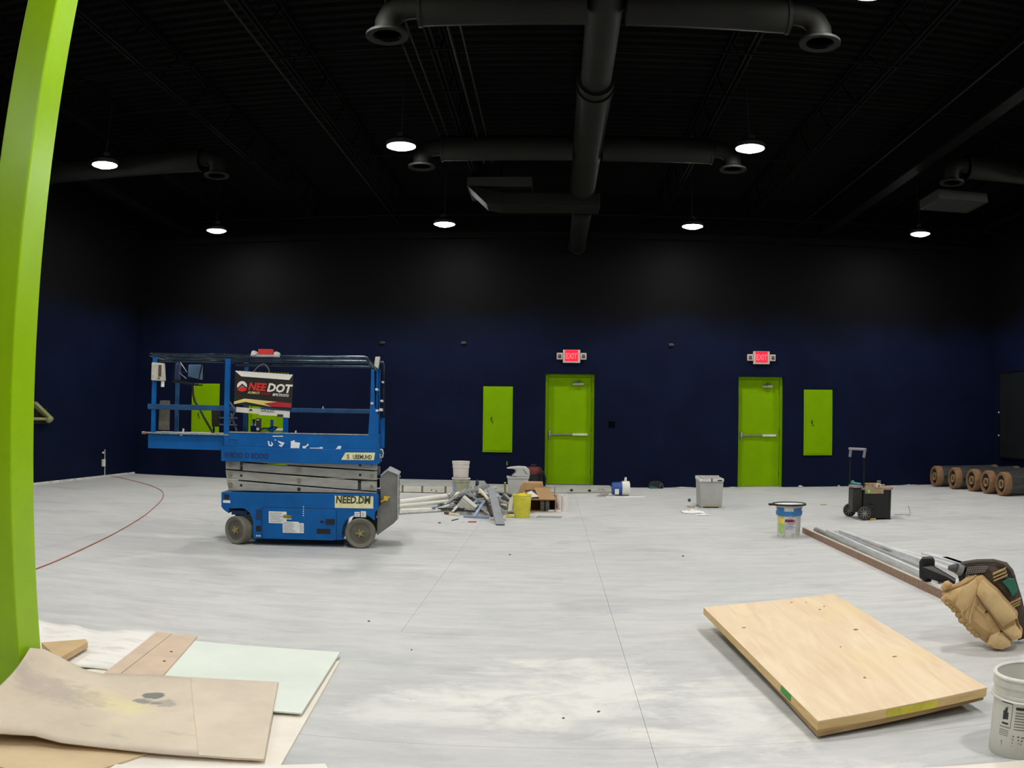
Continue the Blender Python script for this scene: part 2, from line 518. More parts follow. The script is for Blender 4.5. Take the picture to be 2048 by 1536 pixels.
for (x0, x1, y0, y1, z, lb) in ((-1.36, -0.34, 12.86, 13.79, 4.92, 'flat grey return air panel left of the main duct end'), (6.0, 6.9, 11.93, 12.7, 4.72, 'flat grey return air panel near the right far lamp')):
    g = thing('return_grille', lb, 'vent', ((x0+x1)/2, (y0+y1)/2, z))
    w, d = x1-x0, y1-y0
    MB().bounds((-w/2, -d/2, 0), (w/2, d/2, 0.14)).build('plenum', GRILLE, g, bevel=0.006)
    MB().bounds((-w/2, -d/2, -0.012), (w/2, -d/2+0.03, 0)).bounds((-w/2, d/2-0.03, -0.012), (w/2, d/2, 0)).bounds((-w/2, -d/2+0.03, -0.012), (-w/2+0.03, d/2-0.03, 0)).bounds((w/2-0.03, -d/2+0.03, -0.012), (w/2, d/2-0.03, 0)).build('frame', GRILLE, g)
    MB().cyl((0, 0, 0.14), (0, 0, ZC-z), 0.02, 8).build('hanger', BLACKPAINT, g)

RINGM = mat('grey diffuser ring', (34, 34, 32), 0.6, var=0.1, spec=0.1)
def branch(yc, x0, x1, lb, ends, zc=4.78, gap=None):
    """cross duct along X with down-turned round diffusers at the given ends"""
    t = thing('branch_duct', lb, 'duct', (0, yc, 0))
    for (xa, xb) in ([(x0, x1)] if gap is None else [(x0, gap[0]), (gap[1], x1)]):
        MB().cyl((xa, 0, zc), (xb, 0, zc), 0.175, 28).build('duct_pipe', DUCTBLACK, t, smooth=True)
    for (xa, sgn) in ends:
        MB().cyl((xa, 0, zc), (xa+sgn*0.03, 0, zc), 0.185, 28).build('collar', DUCTBLACK, t, smooth=True)
    return t
def diffuser(x, y, lb, sgn, z=4.5):
    t = thing('ceiling_diffuser', lb, 'diffuser', (x, y, z))
    MB().lathe([(0.165, 0.0), (0.185, -0.006), (0.185, 0.018), (0.14, 0.02), (0.125, 0.0), (0.145, -0.004)], 36, closed=True).build('ring', RINGM, t, smooth=True)
    MB().lathe([(0.05, 0.03), (0.125, 0.03), (0.13, 0.05), (0.05, 0.05)], 28).build('inner_cone', BLACKPAINT, t, smooth=True)
    path = [(0, 0, 0.03), (0, 0, 0.14), (-sgn*0.03, 0, 0.21), (-sgn*0.09, 0, 0.26), (-sgn*0.17, 0, 0.28), (-sgn*0.26, 0, 0.28)]
    MB().tube(path, 0.115, 20).build('elbow', DUCTBLACK, t, smooth=True)
    return t
branch(6.62, -1.16, 2.05, 'nearest round black cross duct at the top of the hall', ((-1.16, 1), (2.05, -1)), gap=(0.28, 0.62))
ZB, KB = 4.91, 1.045
branch(10.97, -1.52, 2.15, 'round black cross duct between the two middle lamps', ((-1.52, 1), (2.15, -1)), ZB, (0.25, 0.65))
branch(10.97, -8.5, -5.02, 'round black cross duct along the left side by the wall lamp', ((-5.02, -1),), ZB)
branch(10.88, 5.97, 9.2, 'round black cross duct at the right edge of the hall', ((5.97, 1),), ZB)
diffuser(-1.42, 6.60, 'round dark ceiling diffuser at the left end of the nearest cross duct', -1)
diffuser(2.31, 6.58, 'round dark ceiling diffuser at the right end of the nearest cross duct', 1)
diffuser(-1.78, 10.95, 'round dark ceiling diffuser just beyond the left middle lamp', -1, 4.64)
diffuser(2.42, 10.92, 'round dark ceiling diffuser below the right middle lamp', 1, 4.64)
diffuser(5.70, 10.87, 'round dark ceiling diffuser above the right return air panel', -1, 4.64)
diffuser(-4.76, 10.97, 'round dark ceiling diffuser right of the left middle lamp', 1, 4.64)

# ------------------------------------------------------------------ round ceiling lamps
LAMPM = bpy.data.materials.new('lamp diffuser')
LAMPM.use_nodes = True
pb = LAMPM.node_tree.nodes['Principled BSDF']
pb.inputs['Base Color'].default_value = (0.9, 0.9, 0.9, 1)
pb.inputs['Emission Color'].default_value = (1.0, 0.985, 0.955, 1)
pb.inputs['Emission Strength'].default_value = LAMP
HOUS = mat('black lamp housing', (30, 30, 30), 0.5, var=0.1)
def lamp(p, lb, group):
    t = thing('ceiling_lamp', lb, 'lamp', p, 0, group)
    MB().lathe([(0.001, -0.045), (0.06, -0.041), (0.11, -0.030), (0.155, -0.012), (0.182, 0.006), (0.001, 0.006)], 20).build('diffuser', LAMPM, t, smooth=True)
    MB().lathe([(0.192, -0.004), (0.198, 0.0), (0.198, 0.05), (0.16, 0.085), (0.07, 0.12), (0.07, 0.17), (0.0, 0.17), (0.0, 0.01), (0.186, 0.01), (0.186, -0.004)], 36, closed=True).build('housing', HOUS, t, smooth=True)
    MB().cyl((0, 0, 0.17), (0, 0, ZC-p[2]), 0.008, 8).build('stem', HOUS, t)
    return t
ZL = 4.714
GL = 'round high bay ceiling lamps'
for (p, lb) in (
    ((-6.293, 14.698, 4.714), 'lit round ceiling lamp, leftmost of the far row'),
    ((-1.935, 14.650, 4.714), 'lit round ceiling lamp, second from the left in the far row'),
    ((2.468, 14.646, 4.714), 'lit round ceiling lamp, third from the left in the far row'),
    ((6.790, 14.426, 4.714), 'lit round ceiling lamp, rightmost of the far row'),
    ((-6.252, 10.288, 4.714), 'lit round ceiling lamp beside the green column in the middle row'),
    ((-1.942, 10.259, 4.714), 'lit round ceiling lamp left of the main duct in the middle row'),
    ((2.500, 10.204, 4.714), 'lit round ceiling lamp right of the main duct in the middle row'),
    ((6.822, 10.259, 4.714), 'lit round ceiling lamp cut by the right edge in the middle row'),
    ((-1.887, 6.027, 4.714), 'lit round ceiling lamp at the top edge on the left of the duct'),
    ((2.563, 5.916, 4.714), 'lit round ceiling lamp at the top edge on the right of the duct')):
    lamp(p, lb, GL)
for (xx, yy) in ((-6.28, 5.95), (6.85, 5.9), (-6.28, 1.55), (-0.95, 2.75), (2.5, 1.55), (6.85, 1.55), (-6.28, -2.85), (-1.92, -2.85), (2.5, -2.85), (6.85, -2.85)):  # unseen lamps continuing the grid, one shifted beside the column to shape its light
    lamp((xx, yy, ZL), 'lit round ceiling lamp overhead out of view', 'ceiling lamps overhead')

# ------------------------------------------------------------------ green column
c = MB().bounds((-2.452, 3.07, 0.0), (-2.27, 3.252, ZC))
col = c.build('support_column', GREENCOL, bevel=0.008)
tag(col, 'tall lime green square steel column standing beside the cardboard sheets', 'column')
struct(col)

# ------------------------------------------------------------------ doors
HINGE = mat('dark hinge metal', (70, 84, 20), 0.5, var=0.1)
def door(n, x0, x1, z0, z1, lb, kick=True):
    root = bpy.data.objects.new('door_%d' % n, None); COL.objects.link(root)
    root.location = (x0, YB, z0)
    struct(root, lb)
    w = x1-x0; h = z1-z0
    RC = 0.10                    # the frame sits back in the wall opening
    fr = MB().bounds((0, RC, 0), (0.05, 0.21, h)).bounds((w-0.05, RC, 0), (w, 0.21, h)).bounds((0.05, RC, h-0.05), (w-0.05, 0.21, h))
    fr.build('door_frame', GREEN, root, bevel=0.004)
    leaf = MB().bounds((0.053, 0.145, 0.012), (w-0.053, 0.19, h-0.053)).build('door_leaf', GREEN, root, bevel=0.003)
    MB().bounds((0.05, 0.10, 0), (w-0.05, 0.21, 0.010)).build('threshold', STEEL, root)
    zb = 1.0-z0
    # panic bar: latch case at the left, rail, brighter touch pad
    pbr = MB().bounds((0.075, 0.105, zb-0.014), (w-0.13, 0.145, zb+0.022)).build('push_bar', mat('push bar grey', (140, 140, 120), 0.4, metal=0.5), root, bevel=0.006)
    MB().bounds((w*0.56, 0.098, zb-0.018), (w-0.12, 0.14, zb+0.026)).build('touch_pad', mat('push bar bright', (226, 226, 205), 0.35, metal=0.3), pbr, bevel=0.006)
    MB().bounds((0.062, 0.09, zb-0.075), (0.105, 0.144, zb+0.075)).build('latch_case', STEEL, root, bevel=0.01)
    MB().cyl((0.084, 0.082, zb-0.04), (0.084, 0.10, zb-0.04), 0.012, 10).build('lock_cylinder', DARK, root)
    cl = MB().bounds((w*0.55, 0.09, h-0.215), (w*0.78, 0.144, h-0.165)).build('door_closer', mat('closer grey', (150, 156, 130), 0.5, metal=0.3), root, bevel=0.006)
    MB().box((w*0.64, 0.075, h-0.15), (0.16, 0.015, 0.018), (0, R(-12), R(20))).cyl((w*0.67, 0.11, h-0.165), (w*0.67, 0.11, h-0.12), 0.010, 8).build('closer_arm', mat('closer arm', (60, 66, 50), 0.5), cl)
    for zz in (0.25, h/2, h-0.3):
        MB().cyl((w-0.052, 0.138, zz-0.05), (w-0.052, 0.138, zz+0.05), 0.010, 8).build('hinge', HINGE, root)
    return root
door(1, *DOORS[0], 'lime green exit door beside the debris pile with push bar')
door(2, *DOORS[1], 'lime green exit door right of the grey tote with push bar')
door(3, *DOORS[2], 'lime green door half hidden behind the scissor lift')
LOCKM = mat('dark green lock', (40, 62, 6), 0.5, var=0.3)
def epanel(x0, x1, z0, z1, lb):
    t = thing('electrical_panel', lb, 'panel', ((x0+x1)/2, YB, (z0+z1)/2))
    w, h = x1-x0, z1-z0
    MB().bounds((-w/2, -0.022, -h/2), (w/2, 0.0, h/2)).build('trim_frame', GREEN, t, bevel=0.004)
    MB().bounds((-w/2+0.035, -0.030, -h/2+0.035), (w/2-0.035, -0.022, h/2-0.035)).build('panel_door', GREEN, t, bevel=0.003)
    MB().bounds((-w/2+0.15, -0.036, -0.03), (-w/2+0.175, -0.030, 0.02)).cyl((-w/2+0.165, -0.045, 0.035), (-w/2+0.165, -0.030, 0.035), 0.012, 10).box((-w/2+0.185, -0.036, -0.055), (0.02, 0.012, 0.03), (0, R(25), 0)).build('latch', LOCKM, t)
    return t
epanel(-1.321, -0.756, 0.649, 1.905, 'lime green wall panel left of the first exit door')
epanel(4.938, 5.536, 0.618, 1.903, 'lime green wall panel right of the second exit door')
epanel(-7.313, -6.69, 0.62, 1.90, 'lime green wall panel seen through the left end of the scissor lift')

# exit signs with a lamp head on each side
EXITM = mat('exit sign red face', (235, 20, 50), 0.4, var=0.05, emit=((255, 22, 52), 0.6))
EXITL = mat('exit sign letter', (255, 120, 135), 0.4, var=0.05, emit=((255, 80, 100), 0.7))
HOUSW = mat('exit sign housing', (205, 190, 182), 0.5, var=0.05)
LENS = mat('lamp head lens', (64, 60, 44), 0.3, var=0.3, scale=30)
def exit_sign(x, z, lb):
    t = thing('exit_sign', lb, 'exit sign', (x, YB, z))
    MB().bounds((-0.165, -0.055, -0.125), (0.165, 0.0, 0.125)).build('housing', HOUSW, t, bevel=0.006)
    f = MB().bounds((-0.125, -0.062, -0.090), (0.120, -0.055, 0.120)).build('sign_face', EXITM, t)
    text('lettering', 'EXIT', 0.15, EXITL, t, (-0.004, -0.0625, -0.045), bold=0.004, sx=0.72, align='CENTER')
    for s in (-1, 1):
        hd = MB().bounds((s*0.228-0.056, -0.06, -0.062), (s*0.228+0.056, 0.0, 0.065)).build('lamp_head', HOUSW, t, bevel=0.008)
        MB().bounds((s*0.228-0.032, -0.068, -0.034), (s*0.228+0.032, -0.06, 0.004)).bounds((s*0.228-0.030, -0.066, 0.012), (s*0.228+0.030, -0.06, 0.034)).build('lens', LENS, hd, bevel=0.003)
    return t
exit_sign(0.358, 2.493, 'red lit EXIT sign over the door beside the debris pile')
exit_sign(4.062, 2.512, 'red lit EXIT sign over the door right of the grey tote')

# small wall fittings
o = MB().bounds((1.075, YB-0.012, 1.146), (1.201, YB, 1.259)).bounds((1.09, YB-0.016, 1.16), (1.186, YB-0.012, 1.245)).build('wall_box', mat('matte black box', (4, 4, 4), 0.8, spec=0.05), bevel=0.003)
tag(o, 'small square black wall box right of the first exit door', 'wall box')
SENS = mat('dark green sensor', (22, 48, 26), 0.5, var=0.2)
for (x, lb) in ((-1.718, 'tiny dark sensor high on the wall above the first green panel'), (2.274, 'tiny dark sensor high on the wall between the exit signs'), (-3.306, 'tiny dark sensor high on the wall above the scissor lift')):
    t = thing('wall_sensor', lb, 'sensor', (x, YB, 2.737))
    MB().bounds((-0.045, -0.04, -0.025), (0.045, 0, 0.025)).build('body', SENS, t, bevel=0.008)
    MB().ball((0.05, -0.03, 0.0), 0.007, 8, 5).build('lens', mat('dim lens', (120, 130, 120), 0.5), t)
# scuffed green splash under the first panel
tag(MB().bounds((-0.86, YB-0.003, 0.40), (-0.845, YB, 0.48)).build('paint_splash', GREEN), 'short lime paint drip on the wall below the first panel', 'paint drip')
# outlet with conduit low on the left wall
t = thing('wall_outlet', 'white electrical outlet with conduit low on the left wall', 'outlet', (XL, 14.84, 0.24))
MB().bounds((0, -0.04, -0.03), (0.05, 0.04, 0.11)).build('box', WHITEPL, t, bevel=0.006)
MB().cyl((0.02, 0.055, -0.20), (0.02, 0.055, 0.30), 0.013, 8).build('conduit', GALV, t, smooth=True)
MB().ball((0.03, -0.03, 0.24), 0.022, 8, 6).build('clamp', WHITEPL, t)
# olive bracket on the left wall, cut by the column
OLIVE = mat('olive metal', (150, 150, 96), 0.5, var=0.1)
t = thing('wall_bracket', 'olive metal bracket with a round knob on the left wall behind the column', 'bracket', (XL, 12.5, 1.18))
MB().box((0.10, 0.02, 0.07), (0.12, 0.62, 0.06), (R(-26), 0, 0)).build('arm', OLIVE, t, bevel=0.01)
MB().cyl((0.10, -0.35, -0.06), (0.10, 0.12, -0.06), 0.025, 10).build('rod', OLIVE, t, smooth=True)
MB().ball((0.12, 0.20, -0.06), 0.07, 12, 8).build('knob', OLIVE, t, smooth=True)
MB().bounds((0, -0.3, -0.15), (0.05, 0.25, 0.12)).build('back_plate', DARK, t)

# framed black board on the right wall
t = thing('wall_board', 'large dark framed board on the right wall above the rolls', 'board', (XR, 14.6, 1.41))
BRD = mat('dark board', (22, 25, 26), 0.45, var=0.15, scale=3)
MB().bounds((-0.05, -1.30, -0.87), (-0.005, 1.30, 0.87)).build('board_panel', BRD, t)
fm = MB()
fm.bounds((-0.075, 1.27, -0.88), (-0.03, 1.31, 0.88)); fm.bounds((-0.075, -1.31, -0.88), (-0.03, -1.27, 0.88)); fm.bounds((-0.075, -1.27, 0.85), (-0.03, 1.27, 0.88)); fm.bounds((-0.075, -1.27, -0.88), (-0.03, 1.27, -0.85))
fm.build('frame', BLACKMETAL, t)
for zz in (-0.42, 0.05):
    MB().ball((-0.08, 1.29, zz), 0.018, 8, 6).build('screw', WHITEPL, t)

# ================================================================== SCISSOR LIFT
LA = R(8.5)
lift = thing('scissor_lift', 'blue electric scissor lift with grey folded arms and extended platform', 'scissor lift', (-1.83, 7.95, 0), LA)
DV = 0.68                     # depth of the machine
# --- chassis
arch = []
wc = (0.011, 0.146)
for a in range(0, 181, 20):
    arch.append((wc[0]+0.178*math.cos(R(a)), wc[1]+0.005+0.178*math.sin(R(a))))
ch_poly = [(-1.360, 0.507), (0.185, 0.525), (0.186, 0.382), (0.154, 0.354)] + [p for p in arch if p[0] < (0.154, 0.354)[0]-0.002] + [(-0.160, 0.074), (-1.044, 0.064), (-1.043, 0.234), (-1.071, 0.310), (-1.132, 0.354), (-1.284, 0.352), (-1.285, 0.301), (-1.335, 0.333), (-1.361, 0.363)]
chassis = MB().prism(ch_poly, 0.0, DV, 'v').build('chassis', LIFTBLUE, lift, bevel=0.006)
a0, a1 = (-0.948, 0.069), (-0.222, 0.370)
MB().prism(rrect(a0[0], a0[1], a1[0], a1[1], 0.025), -0.010, 0.002, 'v').build('access_panel', LIFTBLUE, lift, bevel=0.004)
ap = [(a0[0]-0.006, a0[1]), (a0[0]-0.006, a1[1]+0.006), (a1[0]+0.006, a1[1]+0.006), (a1[0]+0.006, a0[1])]
DKBLUE = mat('dark blue recess', (8, 48, 92), 0.6, var=0.1)
def plate(name, p0, p1, v, m, parent=lift, d=0.003, bevel=0.0):
    return MB().bounds((min(p0[0], p1[0]), v-d, min(p0[1], p1[1])), (max(p0[0], p1[0]), v, max(p0[1], p1[1]))).build(name, m, parent, bevel=bevel)
MB().prism(rrect(a0[0]-0.007, a0[1], a1[0]+0.007, a1[1]+0.007, 0.03), -0.003, 0.003, 'v').build('panel_seam', DKBLUE, lift)
plate('slot', (-0.411, 0.182), (-0.278, 0.133), -0.010, DARK, bevel=0.001)
plate('latch', (-0.322, 0.278), (-0.236, 0.228), -0.010, DARK, d=0.012, bevel=0.004)
plate('latch', (-0.378, 0.260), (-0.342, 0.238), -0.010, DARK)
plate('slot', (-1.011, 0.349), (-0.961, 0.250), 0.0, DKBLUE)
plate('slot', (-1.012, 0.190), (-0.962, 0.136), 0.0, DARK)
plate('slot', (-1.330, 0.486), (-1.281, 0.442), 0.0, DARK)
plate('sticker', (-1.342, 0.429), (-1.269, 0.404), 0.0, STICKER)
for k in range(4):
    plate('sticker', ((-1.012, 0.100)[0]+k*0.013, (-1.012, 0.100)[1]), ((-1.012, 0.100)[0]+k*0.013+0.007, (-1.013, 0.086)[1]), 0.0, STICKER)
for k in range(5):
    plate('sticker', ((-0.546, 0.394)[0], (-0.546, 0.394)[1]-k*0.021), ((-0.536, 0.395)[0], (-0.546, 0.394)[1]-k*0.021-0.009), 0.0 if k < 1 else -0.010, STICKER)
# printed instruction labels
def printed(p0, p1, v, rows, parent=lift, split=False, m=STICKER, name='instruction_label'):
    lb = plate(name, p0, p1, v, m, parent)
    u0, u1 = sorted((p0[0], p1[0])); w0, w1 = sorted((p0[1], p1[1]))
    pr = MB()
    dw = (w1-w0)/(rows+1.0)
    for i in range(rows):
        zz = w1-dw*(i+1)
        segs = [(u0+0.008, u0+(u1-u0)*rnd.uniform(0.6, 0.95))] if not split else [(u0+0.008, u0+(u1-u0)*0.42), (u0+(u1-u0)*0.48, u1-0.008)]
        for (s0, s1) in segs:
            pr.bounds((s0, v-0.0042, zz-dw*0.16), (s1, v-0.003, zz+dw*0.16))
    pr.build('print', mat('grey print', (140, 142, 140), 0.7), lb)
    return lb
printed((-0.882, 0.337), (-0.706, 0.223), -0.010, 6)
pl_ = plate('warning_label', (-0.738, 0.306), (-0.659, 0.276), -0.0135, mat('olive label', (130, 128, 30), 0.6, var=0.2, scale=40))
plate('strip', (-0.738, 0.272), (-0.656, 0.265), -0.0135, STICKER, pl_)
printed((-0.744, 0.243), (-0.586, 0.133), -0.0135, 8, split=False)
printed((-0.586, 0.231), (-0.537, 0.134), -0.0135, 8)
printed((-0.045, 0.351), (0.007, 0.303), 0.0, 2)
printed((0.016, 0.359), (0.066, 0.301), 0.0, 2)
dl = plate('name_label', (-0.236, 0.503), (0.136, 0.386), 0.0, CREAM)
q = (-0.228, 0.434)
text('lettering', 'NEED.DM', 0.098, mat('olive print', (62, 66, 30), 0.7), dl, (q[0], -0.0035, q[1]), bold=0.0035, sx=0.80, shear=0.1)

# --- wheels
HUB = mat('grey wheel hub', (94, 92, 80), 0.55, var=0.2, scale=16)
HUBY = mat('dusty hub bolt', (150, 138, 96), 0.6, var=0.2, scale=16)
def wheel(c, v, r, wd, ang, name='wheel'):
    t = bpy.data.objects.new(name, None); COL.objects.link(t); t.parent = lift
    t.location = (c[0], v+wd/2, r); t.rotation_euler = (0, 0, ang)
    def lat(prof):
        m = MB().lathe(prof, 36, closed=True)
        return m.xf(Matrix.Rotation(PI/2, 4, 'X'))
    h = wd/2
    lat([(r*0.70, -h+0.012), (r*0.93, -h), (r*0.985, -h+0.008), (r, -h+0.02), (r, h-0.02), (r*0.985, h-0.008), (r*0.93, h), (r*0.70, h-0.012)]).build('tyre', RUBBER, t, smooth=True)
    hb = lat([(0.001, -h+0.028), (r*0.30, -h+0.028), (r*0.44, -h+0.016), (r*0.60, -h+0.026), (r*0.715, -h+0.026), (r*0.715, h-0.02), (0.001, h-0.02)]).build('rim', HUB, t, smooth=True)
    nut = MB()
    s = h-0.02
    for k in range(5):
        a = 2*PI*k/5
        nut.cyl((r*0.22*math.cos(a), s, r*0.22*math.sin(a)), (r*0.22*math.cos(a), s+0.014, r*0.22*math.sin(a)), 0.010, 6)
    nut.cyl((0, s, 0), (0, s+0.024, 0), 0.022, 10)
    nut.xf(Matrix.Rotation(PI, 4, 'Z'))
    nut.build('hub_nuts', HUBY, hb)
    return t
wheel((0.011, 0.146), -0.035, 0.146, 0.13, 0.0)
wl = wheel((-1.196, 0.133), -0.010, 0.138, 0.13, R(-30))
wheel((0.011, 0.146), DV-0.12, 0.146, 0.13, 0.0)
wheel((-1.196, 0.133), DV-0.14, 0.138, 0.13, R(-26))
sa = (-1.270, 0.345)
MB().bounds((sa[0], 0.05, 0.285), (sa[0]+0.16, 0.24, 0.33)).cyl((sa[0]+0.05, 0.09, 0.14), (sa[0]+0.05, 0.09, 0.30), 0.02, 10).build('steering_knuckle', DKBLUE, lift, bevel=0.004)

# --- folded scissor arms
def arm(poly, v0, v1, m=LIFTGREY):
    return MB().prism(poly, v0, v1, 'v').build('scissor_arm', m, lift, bevel=0.004)
A1 = arm([(-1.160, 0.824), (0.165, 0.836), (0.166, 0.752), (-1.160, 0.809)], 0.05, 0.10)
A2 = arm([(-1.329, 0.811), (-1.184, 0.813), (-1.184, 0.726), (-1.328, 0.732)], 0.05, 0.10)
A3 = arm([(-1.155, 0.795), (0.166, 0.740), (0.167, 0.656), (-1.155, 0.720)], 0.05, 0.10)
A4 = arm([(-1.330, 0.720), (-0.017, 0.648), (-0.017, 0.559), (-1.318, 0.637)], 0.05, 0.10)
A5 = arm([(0.013, 0.643), (0.167, 0.644), (0.167, 0.551), (0.013, 0.556)], 0.05, 0.10)
A6 = arm([(-1.318, 0.623), (-0.016, 0.549), (0.167, 0.537), (0.167, 0.527), (-1.297, 0.523)], 0.05, 0.10)
PIN = mat('arm pin steel', (140, 134, 112), 0.5, metal=0.3, var=0.2, scale=30)
HOLE = mat('arm bolt hole', (26, 26, 26), 0.7)
def pin(parent, p, r, proud=0.012, m=PIN):
    b = MB().cyl((p[0], 0.052, p[1]), (p[0], 0.05-proud, p[1]), r, 14)
    if proud > 0.005:
        b.cyl((p[0], 0.05-proud, p[1]), (p[0], 0.05-proud-0.006, p[1]), r*0.45, 10)
    return b.build('pin' if m is PIN else 'bolt_hole', m, parent)
pin(A2, (-1.280, 0.771), 0.020); pin(A4, (-1.279, 0.678), 0.023); pin(A6, (-1.279, 0.579), 0.023)
pin(A1, (-0.592, 0.821), 0.010, 0.002, HOLE); pin(A3, (-0.591, 0.740), 0.022); pin(A4, (-0.591, 0.642), 0.022); pin(A6, (-0.593, 0.553), 0.018, 0.002, HOLE)
pin(A4, (-1.169, 0.670), 0.013, 0.002, HOLE); pin(A6, (-1.170, 0.575), 0.013, 0.002, HOLE)
pin(A1, (0.003, 0.798), 0.013, 0.002, HOLE); pin(A3, (0.004, 0.704), 0.013, 0.002, HOLE)
pin(A1, (0.115, 0.797), 0.014); pin(A3, (0.116, 0.699), 0.014); pin(A5, (0.115, 0.596), 0.014)
# inner and rear arms
z0, z1 = (-0.590, 0.511)[1], (-0.592, 0.835)[1]
ul, ur = (-1.319, 0.685)[0], (0.166, 0.720)[0]
for k in range(3):
    zz = z0+0.01+k*0.13
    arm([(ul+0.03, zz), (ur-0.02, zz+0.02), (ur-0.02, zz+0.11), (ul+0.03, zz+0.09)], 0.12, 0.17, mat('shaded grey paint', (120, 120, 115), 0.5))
    arm([(ul, zz), (ur, zz+0.02), (ur, zz+0.11), (ul, zz+0.09)], DV-0.10, DV-0.05)
MB().bounds((ul+0.2, 0.17, z0+0.02), (ur-0.2, DV-0.10, z0+0.10)).build('arm_stop', BLACKMETAL, lift)
MB().bounds((ul+0.05, 0.11, z1-0.035), (ur-0.05, DV-0.11, (-0.982, 0.819)[1]+0.004)).build('underframe', BLACKMETAL, lift)
MB().cyl((-0.55, 0.30, z0+0.13), (0.0, 0.32, z0+0.36), 0.045, 14).build('lift_cylinder', BLACKMETAL, lift, smooth=True)

# --- platform
pu0, pu1 = (-1.336, 0.921), (0.182, 0.953)
lb0, lb1 = (-1.361, 0.809), (0.182, 0.951)
MB().bounds((lb0[0], -0.012, lb0[1]), (lb1[0], DV+0.012, lb1[1])).build('platform_rail', LIFTBLUE, lift, bevel=0.005)
up0, up1 = (-1.336, 0.921), (0.184, 1.087)
MB().bounds((up0[0], 0.0, up0[1]), (up1[0], 0.035, up1[1])).bounds((up0[0], DV-0.035, up0[1]), (up1[0], DV, up1[1])).bounds((up1[0]-0.03, 0.035, up0[1]), (up1[0], DV-0.035, up1[1])).build('toe_board', LIFTBLUE, lift, bevel=0.004)
DECK = mat('platform deck plate', (96, 104, 112), 0.5, metal=0.3, var=0.2)
MB().bounds((up0[0]+0.01, 0.035, up0[1]), (up1[0]-0.03, DV-0.035, up0[1]+0.02)).build('deck', DECK, lift)
ex0, ex1 = (-2.135, 0.912), (-1.286, 1.058)
MB().bounds((ex0[0], 0.03, ex0[1]), (ex1[0], 0.065, ex1[1])).bounds((ex0[0], DV-0.065, ex0[1]), (ex1[0], DV-0.03, ex1[1])).bounds((ex0[0], 0.065, ex0[1]), (ex0[0]+0.03, DV-0.065, ex1[1])).build('extension_deck', LIFTBLUE, lift, bevel=0.004)
MB().bounds((ex0[0]+0.03, 0.065, ex0[1]+0.02), (ex1[0], DV-0.065, ex0[1]+0.04)).build('deck', DECK, lift)
# worn steel lip along the deck
LIP = mat('worn steel lip', (158, 160, 156), 0.4, metal=0.4, var=0.35, scale=26)
lp0, lp1 = (-2.176, 1.054), (-1.286, 1.060)
MB().bounds((lp0[0], -0.005, ex1[1]), (lp1[0], DV+0.005, ex1[1]+0.012)).build('deck_lip', LIP, lift)
MB().bounds((lp1[0], -0.004, up1[1]), ((0.084, 1.089)[0], 0.04, up1[1]+0.010)).build('deck_lip', LIP, lift)
MB().cyl((lp0[0]-0.012, 0.0, ex1[1]+0.005), (lp0[0]+0.03, 0.0, ex1[1]+0.005), 0.013, 8).build('bump_stop', mat('dull copper', (150, 110, 90), 0.5), lift)
# printed marks on the platform side
q = (-1.328, 0.844)
text('platform_lettering', 'WEOO O IIOOO', 0.072, mat('dark blue print', (10, 40, 96), 0.6), lift, (q[0], -0.0135, q[1]), bold=0.003, sx=0.82)
pg = [(-0.176, 0.849), (-0.135, 0.920), (0.151, 0.924), (0.140, 0.852)]
sk = MB().prism(pg, -0.016, -0.012, 'v').build('maker_sticker', CREAM, lift)
q = (-0.064, 0.861)
text('lettering', 'UEEMUHD', 0.056, INK, sk, (q[0], -0.0165, q[1]), bold=0.0015, sx=0.70)
q = (-0.122, 0.860)
text('emblem', 'S', 0.060, INK, sk, (q[0], -0.0165, q[1]), bold=0.0008)
SCUFF = mat('torn white decal', (226, 230, 232), 0.7, var=0.05)
def scuff(pts):
    MB().prism(pts, -0.002, 0.001, 'v').build('torn_decal', SCUFF, lift)
scuff([(-0.896, 1.014), (-0.882, 1.012), (-0.876, 0.976), (-0.856, 0.981), (-0.863, 1.012), (-0.842, 0.985), (-0.856, 0.963), (-0.887, 0.968)])
scuff([(-0.800, 1.019), (-0.729, 1.001), (-0.759, 0.959), (-0.791, 0.975), (-0.757, 0.984), (-0.783, 1.000)])
scuff([(-0.670, 1.016), (-0.631, 1.028), (-0.630, 1.009), (-0.577, 1.005), (-0.588, 0.941), (-0.609, 0.954), (-0.630, 0.943), (-0.672, 0.950), (-0.667, 0.983)])
scuff([(-0.554, 0.972), (-0.521, 0.976), (-0.499, 1.001), (-0.493, 0.982), (-0.518, 0.965), (-0.523, 0.945), (-0.551, 0.953)])
scuff([(-0.481, 0.959), (-0.385, 0.961), (-0.385, 0.967), (-0.356, 0.968), (-0.356, 0.943), (-0.385, 0.943), (-0.385, 0.952), (-0.481, 0.952)])
scuff([(-0.231, 0.951), (-0.203, 0.982), (-0.176, 0.980), (-0.186, 0.947)])
scuff([(-0.848, 1.065), (-0.747, 1.067), (-0.746, 1.059), (-0.848, 1.057)])
scuff([(-0.828, 1.029), (-0.817, 1.032), (-0.814, 1.022), (-0.825, 1.020)])
q = (-1.286, 0.988)
text('platform_lettering', 'TTY', 0.05, mat('dark blue print', (10, 40, 96), 0.6), lift, (q[0], -0.0015, q[1]), sx=1.1)

# --- guard rails
RAILD = mat('dark chipped rail', (44, 60, 72), 0.25, metal=0.55, var=0.5, scale=12)
RAILB = mat('dull blue rail', (22, 74, 118), 0.4, var=0.25, scale=9)
tl, tr = (-2.142, 1.810), (0.036, 1.842)
zt = 1.832
um = (-1.320, 1.475)[0]
def rail(name, path, r, m):
    return MB().tube(path, r, 10).build(name, m, lift, smooth=True)
VN, VF = 0.04, DV-0.04
